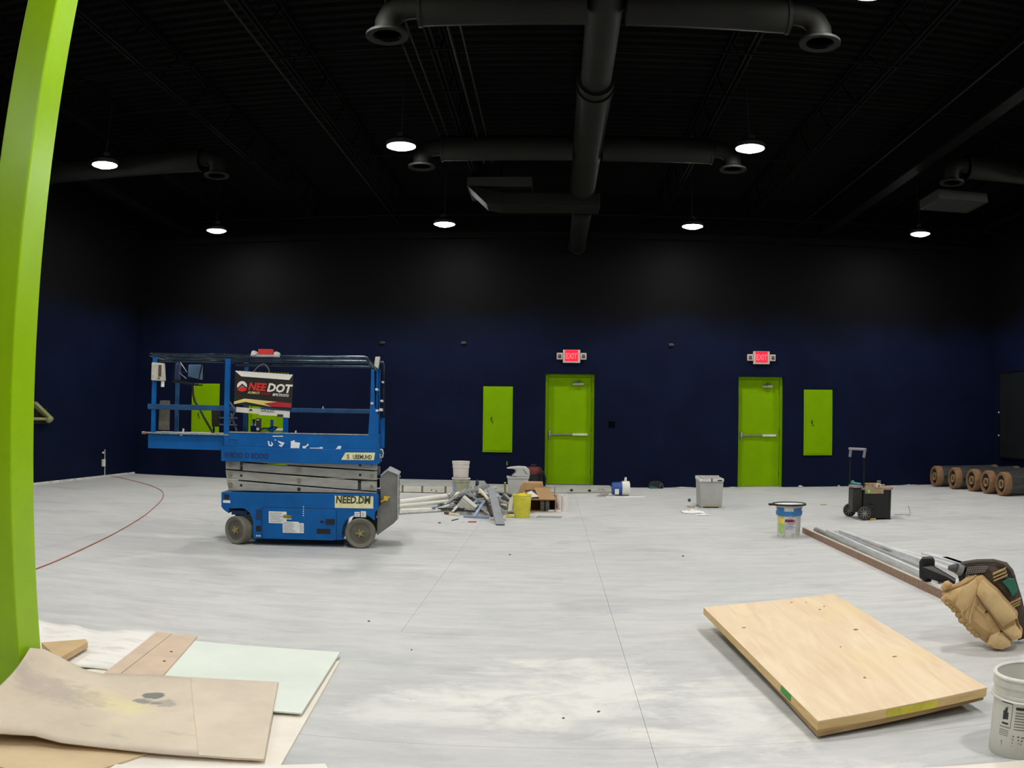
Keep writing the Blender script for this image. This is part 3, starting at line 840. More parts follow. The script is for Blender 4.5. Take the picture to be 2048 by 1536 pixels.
# near top rail: bends down to the right end post
rail('guard_rail', [(tl[0]+0.03, VN, zt), (um, VN, zt), (tr[0], VN, zt), (tr[0]+0.025, VN, zt-0.012), (tr[0]+0.05, VN, zt-0.06), (tr[0]+0.075, VN, zt-0.095)], 0.018, RAILD)
rail('guard_rail', [(tl[0]+0.03, VF, zt), (tr[0], VF, zt), (tr[0]+0.03, VF, zt-0.02), (tr[0]+0.07, VF, zt-0.09)], 0.018, RAILD)
# end loop of the extension
rail('guard_rail', [(tl[0]+0.03, VN, zt), (tl[0]+0.006, VN+0.01, zt), (tl[0], VN+0.04, zt), (tl[0], VF-0.04, zt), (tl[0]+0.006, VF-0.01, zt), (tl[0]+0.03, VF, zt)], 0.018, RAILD)
rail('guard_rail', [(tl[0]+0.05, VN+0.05, zt-0.055), (um+0.05, VN+0.05, zt-0.055)], 0.013, RAILD)
rail('guard_rail', [(um-0.05, VF-0.03, zt-0.05), (tr[0]+0.03, VF-0.03, zt-0.05)], 0.013, RAILD)
zm = (-1.276, 1.322)[1]
ml, mr_ = (-2.146, 1.304), (0.090, 1.342)
MB().bounds((ml[0], VN-0.012, zm-0.025), (um, VN+0.012, zm+0.025)).build('mid_rail', RAILB, lift, bevel=0.004)
MB().bounds(((-0.649, 1.329)[0]-0.45, VF-0.012, zm-0.022), (mr_[0], VF+0.012, zm+0.022)).build('mid_rail', RAILB, lift, bevel=0.004)
MB().bounds((ml[0], VF-0.012, zm-0.022), (um, VF+0.012, zm+0.022)).build('mid_rail', RAILB, lift, bevel=0.004)
MB().bounds((ml[0], VN+0.012, zm-0.022), (ml[0]+0.022, VF-0.012, zm+0.022)).build('mid_rail', RAILB, lift, bevel=0.004)
zd = ex1[1]
def post(u, v, z0, z1, w=0.045, m=LIFTBLUE):
    return MB().bounds((u-w/2, v-0.02, z0), (u+w/2, v+0.02, z1)).build('post', m, lift, bevel=0.005)
post((-2.088, 1.461)[0], VN+0.02, zd, zt-0.02, 0.042)
post((-2.017, 1.603)[0], VF, zd, zt-0.02, 0.04, RAILB)
post(um, VN, zd, zt-0.03, 0.050)
post((-1.262, 1.497)[0], VF, zd, zt-0.02, 0.042, RAILB)
post((-0.829, 1.134)[0], VF, zd, (-0.831, 1.245)[1], 0.05)
post((-0.975, 1.131)[0], VF, zd, (-0.977, 1.220)[1], 0.03, RAILB)
# right end post cluster
rp = MB().prism([(0.080, 1.088), (0.095, 1.356), (0.099, 1.719), (0.127, 1.719), (0.139, 1.356), (0.178, 1.282), (0.180, 1.087)], 0.0, 0.05, 'v')
rp.build('end_post', LIFTBLUE, lift, bevel=0.004)
post((0.156, 1.500)[0], 0.08, (0.162, 1.090)[1], (0.151, 1.740)[1], 0.018)
post((0.174, 1.501)[0], 0.14, (0.162, 1.090)[1], (0.152, 1.727)[1], 0.014)
MB().prism([(0.125, 1.754), (0.135, 1.843), (0.181, 1.844), (0.165, 1.727)], 0.02, 0.10, 'v').build('rail_cap', mat('galvanised cap', (182, 182, 174), 0.5, var=0.15), lift, bevel=0.006)
pr = [(0.175, 1.796), (0.203, 1.796), (0.214, 1.769), (0.219, 1.501), (0.220, 1.269)]
rail('gate_rod', [(p[0], 0.12, p[1]) for p in pr], 0.011, RAILD)
MB().prism([(0.188, 1.227), (0.201, 1.255), (0.234, 1.255), (0.233, 0.968), (0.191, 0.967)], 0.10, 0.12, 'v').build('gate_panel', LIFTBLUE, lift, bevel=0.003)
rail('gate_loop', [(p[0], -0.005, p[1]) for p in ((0.200, 0.954), (0.219, 0.954), (0.228, 0.920), (0.223, 0.885), (0.203, 0.874), (0.195, 0.912))], 0.008, STEEL)
CLAMP = mat('rail clamp', (200, 200, 195), 0.4, var=0.2, scale=40)
for (p, r) in (((0.163, 1.325), 0.013), ((0.200, 1.334), 0.016), ((0.206, 1.419), 0.012), ((0.114, 1.393), 0.014), ((0.156, 1.528), 0.013), ((0.212, 1.600), 0.010)):
    MB().bounds((p[0]-r, -0.012, p[1]-r*0.8), (p[0]+r, 0.12, p[1]+r*0.8)).build('clamp', CLAMP, lift, bevel=0.004)
# entry end: folded steps and grey battery cover
COVER = mat('grey end cover', (112, 112, 108), 0.55, var=0.16, scale=8)
eu0, eu1 = (0.184, 0.679)[0], (0.184, 0.679)[0]+0.20
MB().prism([(0.169, 0.118), (0.168, 0.403), (0.200, 0.417), (0.198, 0.700), (0.270, 0.760), ((0.270, 0.760)[0]+0.10, (0.364, 0.712)[1]), ((0.270, 0.760)[0]+0.10, (0.356, 0.281)[1]), ((0.270, 0.760)[0]+0.06, (0.356, 0.237)[1])], 0.06, DV-0.06, 'v').build('end_cover', COVER, lift, bevel=0.006)
cu = (0.270, 0.760)[0]+0.10
for k in range(5):
    zz = (0.364, 0.712)[1]-0.05-k*0.085
    MB().ball((cu+0.002, 0.10, zz), 0.009, 8, 6).build('rivet', CLAMP, lift)
    MB().ball((cu+0.002, DV-0.10, zz), 0.009, 8, 6).build('rivet', CLAMP, lift)
MB().bounds((cu-0.004, 0.05, (0.356, 0.281)[1]), (cu+0.006, 0.075, (0.364, 0.712)[1])).build('cover_edge', GALV, lift)
MB().prism([(0.198, 0.702), (0.270, 0.763), (cu, (0.364, 0.715)[1]), (cu+0.012, (0.364, 0.715)[1]-0.008), (0.271, 0.749), (0.202, 0.693)], 0.05, DV-0.05, 'v').build('cover_lip', GALV, lift)
MB().bounds((eu0-0.06, 0.02, (0.193, 0.417)[1]), (eu0+0.02, 0.10, (0.192, 0.514)[1])).build('socket_recess', DARK, lift)
CABLE = mat('yellow cable', (205, 170, 50), 0.5)
rail('power_cable', [(p[0], 0.04, p[1]) for p in ((0.176, 0.453), (0.213, 0.451), (0.241, 0.470), (0.275, 0.488), (0.296, 0.499))], 0.008, CABLE)
MB().bounds(((0.234, 0.459)[0], 0.03, (0.234, 0.459)[1]), ((0.275, 0.501)[0], 0.06, (0.275, 0.504)[1])).build('plug', CABLE, lift, bevel=0.004)

# --- fittings that belong to the machine
cb = [(-2.106, 1.756), (-1.981, 1.749), (-1.967, 1.576), (-2.106, 1.579)]
ctl = MB().prism(cb, 0.0, 0.07, 'v').build('control_box', mat('dusty white box', (190, 186, 174), 0.6, var=0.15, scale=22), lift, bevel=0.008)
MB().bounds(((-2.028, 1.718)[0], -0.004, (-2.025, 1.617)[1]), ((-1.998, 1.718)[0], 0.0, (-2.029, 1.729)[1])).bounds(((-2.030, 1.600)[0], -0.003, (-2.030, 1.591)[1]), ((-2.012, 1.600)[0], 0.0, (-2.030, 1.605)[1])).build('handle_slot', mat('brown slot', (80, 64, 50), 0.7), ctl)
plate('tag', (-2.002, 1.572), (-1.968, 1.517), 0.02, STICKER, ctl)
MB().prism([(-2.041, 1.385), (-1.938, 1.384), (-1.939, 1.091), (-2.052, 1.091)], 0.10, 0.14, 'v').build('manual_box', mat('worn grey manual box', (98, 92, 84), 0.7, var=0.25, scale=20), lift, bevel=0.006)

# ------------------------------------------------------------------ things hanging on or standing in the lift
def on_lift(name, label, cat):
    return thing(name, label, cat, (-1.83, 7.95, 0), LA)
# advertising board
bd_ = on_lift('hanging_sign', 'black NEEDOT sign board hung on the scissor lift rail by a wire', 'sign')
SB = mat('black sign face', (34, 29, 28), 0.4, var=0.12, scale=8)
TL, TR, BR, BL = (-1.220, 1.680), (-0.648, 1.651), (-0.655, 1.312), (-1.225, 1.361)
MB().prism([TL, TR, BR, BL], -0.070, -0.040, 'v').build('board', SB, bd_, bevel=0.003)
SW = mat('sign white', (226, 222, 214), 0.5, var=0.05); SR = mat('sign red', (205, 44, 36), 0.5, var=0.06); SDR = mat('sign dark red', (170, 26, 40), 0.5, var=0.06); SY = mat('sign cream yellow', (216, 200, 120), 0.5, var=0.08)
MB().prism([TL, TR, (-0.683, 1.601), (-1.156, 1.628)], -0.074, -0.070, 'v').build('top_flap', SW, bd_)
rib = MB()
for k in range(18):
    f = (k+0.5)/18
    p = (TL[0]+(TR[0]-TL[0])*f, TL[1]+(TR[1]-TL[1])*f)
    rib.cyl((p[0], -0.078, p[1]-0.004), (p[0], -0.035, p[1]-0.004), 0.008, 8)
rib.build('top_ribs', WHITEPL, bd_)
cc = (-1.147, 1.534); rr = 0.049
tilt = math.atan2(TR[1]-TL[1], TR[0]-TL[0])
circ = [(cc[0]+rr*math.cos(2*PI*i/28), cc[1]+rr*math.sin(2*PI*i/28)) for i in range(28)]
MB().prism(circ, -0.0725, -0.070, 'v').build('emblem', SW, bd_)
MB().prism([(-1.191, 1.510), (-1.144, 1.533), (-1.098, 1.517), (-1.105, 1.494), (-1.144, 1.481), (-1.183, 1.491)], -0.074, -0.0725, 'v').build('emblem_base', SR, bd_)
MB().prism([(-1.195, 1.515), (-1.145, 1.558), (-1.096, 1.522), (-1.097, 1.513), (-1.144, 1.539), (-1.193, 1.507)], -0.075, -0.0735, 'v').build('emblem_peak', SB, bd_)
q = (-1.087, 1.503)
text('lettering_red', 'NEE', 0.098, SR, bd_, (q[0], -0.0722, q[1]), rot=(PI/2, -tilt, 0), bold=0.0035, shear=0.2, sx=0.98)
q = (-0.902, 1.491)
text('lettering_white', 'DOT', 0.108, SW, bd_, (q[0], -0.0722, q[1]), rot=(PI/2, -tilt, 0), bold=0.004, shear=0.2, sx=1.0)
q = (-1.089, 1.466)
text('small_lettering', 'AUMATI', 0.032, SY, bd_, (q[0], -0.0722, q[1]), rot=(PI/2, -tilt, 0), bold=0.0008, shear=0.2, sx=0.98)
q = (-0.964, 1.460)
text('small_lettering', 'SMRAEE', 0.030, SDR, bd_, (q[0], -0.0722, q[1]), rot=(PI/2, -tilt, 0), shear=0.2, sx=0.95)
q = (-0.845, 1.448)
text('small_lettering', 'BPKTIOITS', 0.034, SW, bd_, (q[0], -0.0722, q[1]), rot=(PI/2, -tilt, 0), bold=0.0008, shear=0.2, sx=0.98)
MB().prism([BL, (-1.222, 1.386), (-1.119, 1.416), (-0.798, 1.391), (-0.926, 1.373), (-0.853, 1.343), (-1.108, 1.385)], -0.0735, -0.070, 'v').build('yellow_swoosh', SY, bd_)
MB().prism([(-0.926, 1.373), (-0.798, 1.391), (-0.659, 1.380), (-0.658, 1.339), (-0.853, 1.345)], -0.0738, -0.070, 'v').build('red_swoosh', SDR, bd_)
ls = MB().prism([(-1.201, 1.335), (-0.675, 1.304), (-0.677, 1.240), (-0.795, 1.249), (-0.796, 1.256), (-0.971, 1.261), (-0.976, 1.270), (-1.205, 1.286)], -0.060, -0.040, 'v').build('lower_strip', mat('dusty white strip panel', (205, 202, 190), 0.5, var=0.1), bd_, bevel=0.002)
q = (-0.961, 1.293)
text('strip_lettering', 'GIKJUIC', 0.042, INK, ls, (q[0], -0.062, q[1]), rot=(PI/2, -tilt, 0), sx=0.95)
MB().prism([(-1.076, 1.300), (-1.065, 1.318), (-1.049, 1.318), (-1.038, 1.300)], -0.062, -0.060, 'v').build('warning_mark', INK, ls)
MB().prism([(-1.080, 1.293), (-1.034, 1.297), (-1.002, 1.279), (-1.085, 1.279)], -0.0615, -0.060, 'v').build('yellow_mark', SY, ls)
MB().prism([(-0.795, 1.274), (-0.736, 1.271), (-0.737, 1.246), (-0.796, 1.249)], -0.062, -0.060, 'v').build('dark_mark', INK, ls)
hw = [(p[0], 0.0, p[1]) for p in ((-1.053, 1.673), (-1.028, 1.706), (-0.992, 1.739), (-0.956, 1.755), (-0.930, 1.745), (-0.903, 1.708), (-0.892, 1.673))]
MB().tube(hw, 0.006, 6).build('hanging_wire', mat('grey wire', (96, 96, 92), 0.5), bd_, smooth=True)

# red beacon on the rail
rb = on_lift('rail_beacon', 'red box clamped on top of the scissor lift rail', 'beacon')
p0, p1 = (-1.012, 1.845), (-0.870, 1.899)
MB().bounds((p0[0], 0.0, p0[1]), (p1[0], 0.09, p1[1])).build('red_box', mat('red plastic', (205, 48, 44), 0.45, var=0.06), rb, bevel=0.005)
for p in ((-1.054, 1.859), (-0.829, 1.853)):
    MB().cyl((p[0], -0.01, p[1]), (p[0], 0.10, p[1]), 0.024, 12).bounds((p[0]-0.03, 0.0, p[1]-0.03), (p[0]+0.03, 0.08, p[1]-0.005)).build('clamp', CLAMP, rb, smooth=False)
MB().bounds((p0[0]-0.06, 0.0, p0[1]-0.02), (p1[0]+0.06, 0.08, p0[1])).build('bracket', GALV, rb)

# wire tray with blue folded sheet hung on the extension rail
tr_ = on_lift('tool_tray', 'black wire tool tray hung inside the left end of the scissor lift', 'tray')
TV = 0.30
pts = [(-1.952, 1.779), (-1.971, 1.582), (-1.701, 1.547), (-1.654, 1.768)]
MB().tube([(p[0], TV, p[1]) for p in pts], 0.007, 6).tube([(p[0], TV+0.18, p[1]+0.01) for p in pts], 0.007, 6).build('wire_frame', BLACKMETAL, tr_)
MB().prism([(-1.971, 1.582), (-1.701, 1.547), (-1.701, 1.562), (-1.971, 1.601)], TV, TV+0.18, 'v').build('tray_floor', DARK, tr_)
MB().prism([(-1.812, 1.759), (-1.677, 1.760), (-1.675, 1.606), (-1.814, 1.635)], TV+0.02, TV+0.12, 'v').build('blue_pouch', mat('blue grey fabric', (72, 100, 128), 0.8, var=0.2), tr_, bevel=0.01)
MB().prism([(-1.952, 1.764), (-1.911, 1.765), (-1.918, 1.593), (-1.965, 1.592)], TV+0.02, TV+0.12, 'v').build('blue_sheet', mat('navy fabric', (38, 56, 92), 0.8, var=0.2), tr_, bevel=0.01)
MB().tube([(p[0], TV-0.01, p[1]) for p in ((-1.902, 1.794), (-1.812, 1.679), (-1.897, 1.675), (-1.818, 1.614))], 0.006, 6).build('bent_wire', STEEL, tr_)
# hoses and cables
o = on_lift('black_hose', 'black hose drooping inside the scissor lift in front of the green panel', 'hose')
MB().tube([(p[0], 0.32, p[1]) for p in ((-1.759, 1.557), (-1.747, 1.448), (-1.727, 1.384), (-1.680, 1.320), (-1.632, 1.234), (-1.578, 1.149), (-1.531, 1.075))], 0.012, 8).build('hose_tube', DARK, o, smooth=True)
MB().cyl(((-1.759, 1.549)[0], 0.32, (-1.760, 1.571)[1]), ((-1.759, 1.549)[0], 0.32, (-1.759, 1.546)[1]), 0.018, 8).build('coupling', BLACKMETAL, o)
o = on_lift('folding_ladder', 'dark folded step frame standing in the middle of the scissor lift', 'ladder')
GRYB = mat('dull grey blue tube', (84, 100, 104), 0.5, var=0.2)
for (a, b) in (((-1.399, 1.407), (-1.301, 1.285)), ((-1.397, 1.138), (-1.317, 1.314)), ((-1.369, 1.277), (-1.303, 1.094))):
    MB().cyl((a[0], 0.42, a[1]), (b[0], 0.42, b[1]), 0.010, 8).build('rail_tube', GRYB, o)
for zz in (577, 640):
    a, b = (-1.487, 1.228), (-1.300, 1.232)
    MB().bounds((a[0], 0.40, a[1]-0.007-(zz-577)/900.0), (b[0], 0.44, a[1]+0.007-(zz-577)/900.0)).build('rung', GRYB, o)
MB().prism([(-1.575, 1.331), (-1.492, 1.332), (-1.492, 1.136), (-1.565, 1.134)], 0.40, 0.46, 'v').build('dark_pack', mat('brown black pack', (44, 40, 34), 0.8, var=0.3, scale=30), o, bevel=0.008)
MB().bounds(((-1.571, 1.134)[0]-0.01, 0.38, ex0[1]+0.04), ((-1.299, 1.140)[0], 0.48, ex0[1]+0.06)).build('foot', BLACKMETAL, o)
MB().bounds(((-1.558, 1.135)[0], 0.42, ex0[1]+0.06), ((-1.542, 1.135)[0], 0.44, (-1.558, 1.137)[1])).build('strut', BLACKMETAL, o)
MB().bounds(((-1.313, 1.094)[0], 0.41, ex0[1]+0.06), ((-1.298, 1.094)[0], 0.43, (-1.303, 1.097)[1])).build('strut', BLACKMETAL, o)
# charger box standing on the deck
o = on_lift('charger_box', 'small white charger box on the scissor lift deck below the sign', 'charger')
c0, c1 = (-1.078, 1.100), (-1.035, 1.230)
MB().bounds((c0[0], 0.30, up0[1]+0.02), (c1[0], 0.38, c1[1])).build('case', mat('dark case', (50, 48, 44), 0.6), o, bevel=0.004)
MB().bounds((c0[0]+0.008, 0.295, c0[1]+0.11), (c1[0]-0.008, 0.30, c1[1]-0.012)).build('white_face', STICKER, o)
MB().bounds((c0[0]+0.008, 0.295, c0[1]+0.01), (c1[0]-0.008, 0.30, c0[1]+0.035)).build('white_face', STICKER, o)
MB().tube([(p[0], 0.33, p[1]) for p in ((-1.034, 1.118), (-1.001, 1.133), (-0.957, 1.131), (-0.898, 1.150), (-0.854, 1.142))], 0.007, 6).build('cable', DARK, o)
o = on_lift('blue_clamp', 'blue clamp tool lying on the scissor lift deck beside the charger', 'clamp')
MB().prism([(-0.974, 1.119), (-0.944, 1.141), (-0.870, 1.139), (-0.892, 1.115), (-0.919, 1.109), (-0.921, 1.077), (-0.948, 1.077), (-0.948, 1.108)], 0.33, 0.40, 'v').build('jaw', LIFTBLUE, o, bevel=0.004)
MB().bounds(((-0.929, 1.077)[0]-0.06, 0.32, up0[1]+0.02), ((-0.929, 1.077)[0]+0.06, 0.42, (-0.929, 1.080)[1])).build('base', LIFTBLUE, o, bevel=0.004)
o = on_lift('blue_bottle', 'dark blue bottle standing on the scissor lift deck left of the charger', 'bottle')
p = (-1.123, 1.145)
MB().lathe([(0.0, up0[1]+0.02), (0.032, up0[1]+0.02), (0.034, up0[1]+0.05), (0.034, p[1]+0.01), (0.014, p[1]+0.03), (0.014, p[1]+0.055), (0.0, p[1]+0.055)], 16, c=(p[0], 0.42, 0)).build('bottle_body', mat('dark blue plastic', (20, 48, 92), 0.4), o, smooth=True)
MB().lathe([(0.0, p[1]+0.055), (0.017, p[1]+0.055), (0.017, p[1]+0.075), (0.0, p[1]+0.075)], 12, c=(p[0], 0.42, 0)).build('cap', DARK, o)
# bolts and scraps on the deck edges
for (a, s, lb) in (((-1.764, 1.088), 0.024, 'pale bolt standing on the scissor lift extension edge'), ((-1.779, 1.062), 0.018, 'pale scrap lying on the scissor lift extension edge'), ((-0.629, 1.100), 0.020, 'grey scrap on the scissor lift deck edge right of the sign'), ((-0.440, 1.353), 0.014, 'small clip on the far mid rail of the scissor lift')):
    t = on_lift('loose_bolt', lb, 'bolt')
    MB().cyl((a[0], 0.02 if s != 0.014 else VF, a[1]-s), (a[0]+s*0.3, 0.02 if s != 0.014 else VF, a[1]+s), s*0.4, 8).build('shank', CLAMP, t)
    MB().cyl((a[0], 0.02 if s != 0.014 else VF, a[1]-s), (a[0]-s*0.1, 0.02 if s != 0.014 else VF, a[1]-s*0.5), s*0.8, 6).build('head', CLAMP, t)

# ================================================================== LOOSE THINGS ON THE FLOOR
def bucket_parts(t, rb, rt_, h, body, rim_m, bands=(0.80, 0.90), inner=None):
    wt = 0.006
    prof = [(0.001, 0.0), (rb, 0.0), (rb+0.003, 0.004)]
    def rad(f): return rb+(rt_-rb)*f
    prof += [(rad(bands[0]-0.02), h*(bands[0]-0.02)), (rad(bands[0])+0.010, h*bands[0]), (rad(bands[0])+0.010, h*(bands[0]+0.025)), (rad(bands[0])+0.003, h*(bands[0]+0.035))]
    prof += [(rad(bands[1])+0.003, h*bands[1]), (rad(bands[1])+0.009, h*(bands[1]+0.01)), (rad(bands[1])+0.009, h*(bands[1]+0.03)), (rad(0.97)+0.004, h*0.955)]
    prof += [(rt_-0.002, h*0.965), (rt_-wt, h*0.965), (rb-wt, 0.012), (0.001, 0.012)]
    MB().lathe(prof, 40).build('body', body, t, smooth=True)
    MB().lathe([(rt_-wt, h*0.96), (rt_+0.008, h*0.96), (rt_+0.010, h*0.985), (rt_+0.004, h), (rt_-0.004, h), (rt_-wt-0.002, h*0.985)], 40, closed=True).build('rim', rim_m, t, smooth=True)

# ---- near white bucket cut by the right edge
WB = mat('dirty white bucket plastic', (214, 213, 203), 0.5, var=0.0, scale=5, col2=(188, 186, 172), lo=0.45, hi=0.75)
b1 = thing('plastic_bucket', 'dirty white plastic bucket with black print beside the plywood, at the right edge', 'bucket', (1.815, 2.765, 0))
bucket_parts(b1, 0.127, 0.140, 0.315, WB, mat('bucket rim white', (222, 221, 212), 0.5, var=0.08, scale=16), (0.74, 0.86))
hp = []
for i in range(13):
    a = R(160+20*i/1.0)
    hp.append((0.150*math.cos(a), 0.150*math.sin(a), 0.235-0.012*math.sin(PI*i/12)))
MB().tube(hp, 0.005, 6).build('wire_handle', mat('pale handle', (226, 226, 216), 0.4, var=0.1), b1, smooth=True)
# printing wraps round the wall, facing the viewer
def wrap(parent, poly_boxes, m, name, rb, rt_, h, eps=0.0012):
    """small raised patches on the bucket wall given as (angle0, z0, angle1, z1)"""
    mb = MB()
    for (a0, z0, a1, z1) in poly_boxes:
        n = max(1, int(abs(a1-a0)/6))
        vs = []
        for i in range(n+1):
            a = R(a0+(a1-a0)*i/n)
            for z in (z0, z1):
                r = rb+(rt_-rb)*z/h+eps
                vs.append((r*math.cos(a), r*math.sin(a), z))
        mb.add(vs, [(2*i, 2*i+2, 2*i+3, 2*i+1) for i in range(n)])
    return mb.build(name, m, parent, solid=0.0006)
fa = math.degrees(math.atan2(-2.765, -1.815))          # towards the viewer
G = mat('grey bucket print', (110, 108, 98), 0.7, var=0.2, scale=60)
bx_ = [(fa-44, 0.215, fa-22, 0.222), (fa-44, 0.120, fa-22, 0.122), (fa-22.5, 0.120, fa-22, 0.215)]
bx_ += [(fa-39, 0.150, fa-36.5, 0.185), (fa-36, 0.150, fa-34, 0.195), (fa-33.5, 0.152, fa-31, 0.200), (fa-30.5, 0.152, fa-28.5, 0.180), (fa-40, 0.132, fa-27, 0.139)]
wrap(b1, bx_, INK, 'emblem_print', 0.1275, 0.1405, 0.315)
ln = []
for i in range(7):
    ln.append((fa-16, 0.183-i*0.011, fa+16-rnd.uniform(0, 6), 0.1865-i*0.011))
for i in range(4):
    ln.append((fa-44, 0.108-i*0.007, fa-25, 0.110-i*0.007))
for i in range(4):
    ln.append((fa-16, 0.088-i*0.013, fa-4, 0.094-i*0.013)); ln.append((fa-1, 0.086-i*0.013, fa+9, 0.092-i*0.013))
wrap(b1, ln, G, 'text_print', 0.1275, 0.1405, 0.315)
wrap(b1, [(fa-16, 0.196, fa-2, 0.206), (fa+1, 0.196, fa+17, 0.206)], INK, 'heading_print', 0.1275, 0.1405, 0.315)
wrap(b1, [(fa-39, 0.012, fa-35, 0.066)], mat('tan drip', (178, 140, 92), 0.7, var=0.2), 'paint_drip', 0.1275, 0.1405, 0.315)

# ---- plywood panel, two layers, propped off the floor
PLY = bpy.data.materials.new('pale plywood')
PLY.use_nodes = True
nt = PLY.node_tree; N = nt.nodes
tc = N.new('ShaderNodeTexCoord'); mp = N.new('ShaderNodeMapping'); mp.inputs['Scale'].default_value = (6.0, 0.8, 1.0)
mp.inputs['Rotation'].default_value = (0, 0, R(3))
nt.links.new(tc.outputs['Object'], mp.inputs['Vector'])
n1 = N.new('ShaderNodeTexNoise'); n1.inputs['Scale'].default_value = 2.0; n1.inputs['Detail'].default_value = 9; n1.inputs['Distortion'].default_value = 1.2
nt.links.new(mp.outputs['Vector'], n1.inputs['Vector'])
r1 = N.new('ShaderNodeValToRGB'); r1.color_ramp.elements[0].position = 0.3; r1.color_ramp.elements[0].color = lin((226, 197, 160)); r1.color_ramp.elements[1].position = 0.7; r1.color_ramp.elements[1].color = lin((240, 218, 184))
nt.links.new(n1.outputs['Fac'], r1.inputs['Fac'])
n2 = N.new('ShaderNodeTexNoise'); n2.inputs['Scale'].default_value = 1.6; n2.inputs['Detail'].default_value = 3
nt.links.new(tc.outputs['Object'], n2.inputs['Vector'])
r2 = N.new('ShaderNodeValToRGB'); r2.color_ramp.elements[0].position = 0.55; r2.color_ramp.elements[0].color = (0, 0, 0, 1); r2.color_ramp.elements[1].position = 0.72; r2.color_ramp.elements[1].color = (0.5, 0.5, 0.5, 1)
nt.links.new(n2.outputs['Fac'], r2.inputs['Fac'])
mx = N.new('ShaderNodeMix'); mx.data_type = 'RGBA'
nt.links.new(r2.outputs['Color'], mx.inputs[0]); nt.links.new(r1.outputs['Color'], mx.inputs[6]); mx.inputs[7].default_value = lin((238, 212, 150))
nt.links.new(mx.outputs[2], N['Principled BSDF'].inputs['Base Color'])
N['Principled BSDF'].inputs['Roughness'].default_value = 0.6
PLYEDGE = mat('plywood edge', (212, 180, 124), 0.7, var=0.14, scale=3, stretch=(2, 2, 40))
PLYLOW = mat('lower plywood', (158, 130, 90), 0.8, var=0.15, scale=4)
A_, B_, C_, D_ = [Vector(p) for p in ((0.929, 4.999, 0.132), (1.797, 5.108, 0.168), (1.885, 3.212, 0.112), (1.060, 3.087, 0.078))]
cen = (A_+B_+C_+D_)/4
ply = thing('plywood_panel', 'thick pale plywood panel lying propped on the floor beside the white bucket', 'plywood', (cen.x, cen.y, 0))
def slab(P, t0, t1, m, name, parent, shift=(0, 0)):
    c = Vector((cen.x, cen.y, 0))
    top = [p-c+Vector((shift[0], shift[1], -t0)) for p in P]; bot = [p-c+Vector((shift[0], shift[1], -t1)) for p in P]
    return MB().add(top+bot, [(0, 1, 2, 3), (7, 6, 5, 4), (0, 4, 5, 1), (1, 5, 6, 2), (2, 6, 7, 3), (3, 7, 4, 0)]).build(name, m, parent)
slab((A_, B_, C_, D_), 0.0, 0.004, PLY, 'face_veneer', ply)
slab((A_, B_, C_, D_), 0.004, 0.042, PLYEDGE, 'core', ply)
def inset(P, k):
    c = sum(P, Vector())/4
    return [c+(p-c)*k for p in P]
slab([A_.lerp(B_, 0.05).lerp(D_, 0.1), B_.lerp(A_, 0.02).lerp(C_, 0.1), C_+Vector((0.0, 0.02, 0)), D_+Vector((0.0, -0.01, 0))], 0.043, 0.064, PLYLOW, 'under_sheet', ply)
nrm = (B_-A_).cross(D_-A_).normalized()
if nrm.z < 0: nrm = -nrm
def on_ply(u, v, du, dv, m, name, jag=0.0):
    pts = []
    for i in range(10):
        a = 2*PI*i/10
        uu = u+du*math.cos(a)*(1+rnd.uniform(-jag, jag)); vv = v+dv*math.sin(a)*(1+rnd.uniform(-jag, jag))
        p = A_.lerp(B_, uu).lerp(D_.lerp(C_, uu), vv)
        pts.append(p-Vector((cen.x, cen.y, 0))+nrm*0.0012)
    return MB().add(pts, [tuple(range(10))]).build(name, m, ply, solid=0.001)
KNOT = mat('wood knot', (150, 118, 80), 0.7, var=0.3, scale=40)
DKNOT = mat('dark wood knot', (96, 62, 40), 0.7, var=0.3, scale=40)
YST = mat('yellow stain', (232, 216, 140), 0.7, var=0.1, scale=14)
RST = mat('reddish wood stain', (214, 176, 142), 0.7, var=0.1, scale=14)
on_ply(0.78, 0.42, 0.018, 0.006, KNOT, 'knot'); on_ply(0.74, 0.17, 0.008, 0.004, DKNOT, 'knot'); on_ply(0.80, 0.14, 0.008, 0.003, DKNOT, 'knot')
on_ply(0.72, 0.07, 0.005, 0.003, DKNOT, 'knot'); on_ply(0.62, 0.05, 0.012, 0.003, KNOT, 'knot'); on_ply(0.77, 0.69, 0.016, 0.003, KNOT, 'knot')
on_ply(0.12, 0.27, 0.014, 0.004, KNOT, 'knot'); on_ply(0.55, 0.55, 0.005, 0.004, KNOT, 'knot'); on_ply(0.46, 0.80, 0.008, 0.006, KNOT, 'knot')
# painted marks on the edges
def edge_mark(P, Q, f0, f1, z0, z1, m, out):
    o_ = Vector((cen.x, cen.y, 0))
    p, q = P.lerp(Q, f0)-o_+Vector(out), P.lerp(Q, f1)-o_+Vector(out)
    return MB().add([p+Vector((0, 0, -z0)), q+Vector((0, 0, -z0)), q+Vector((0, 0, -z1)), p+Vector((0, 0, -z1))], [(0, 1, 2, 3)]).build('paint_mark', m, ply, solid=0.001)
edge_mark(D_, C_, 0.38, 0.68, 0.006, 0.040, mat('yellow edge paint', (206, 196, 66), 0.6, var=0.15, scale=20), (0.001, -0.0015, 0))
edge_mark(A_, D_, 0.76, 0.83, 0.004, 0.034, mat('green edge paint', (60, 150, 60), 0.6, var=0.1), (-0.0015, 0, 0))
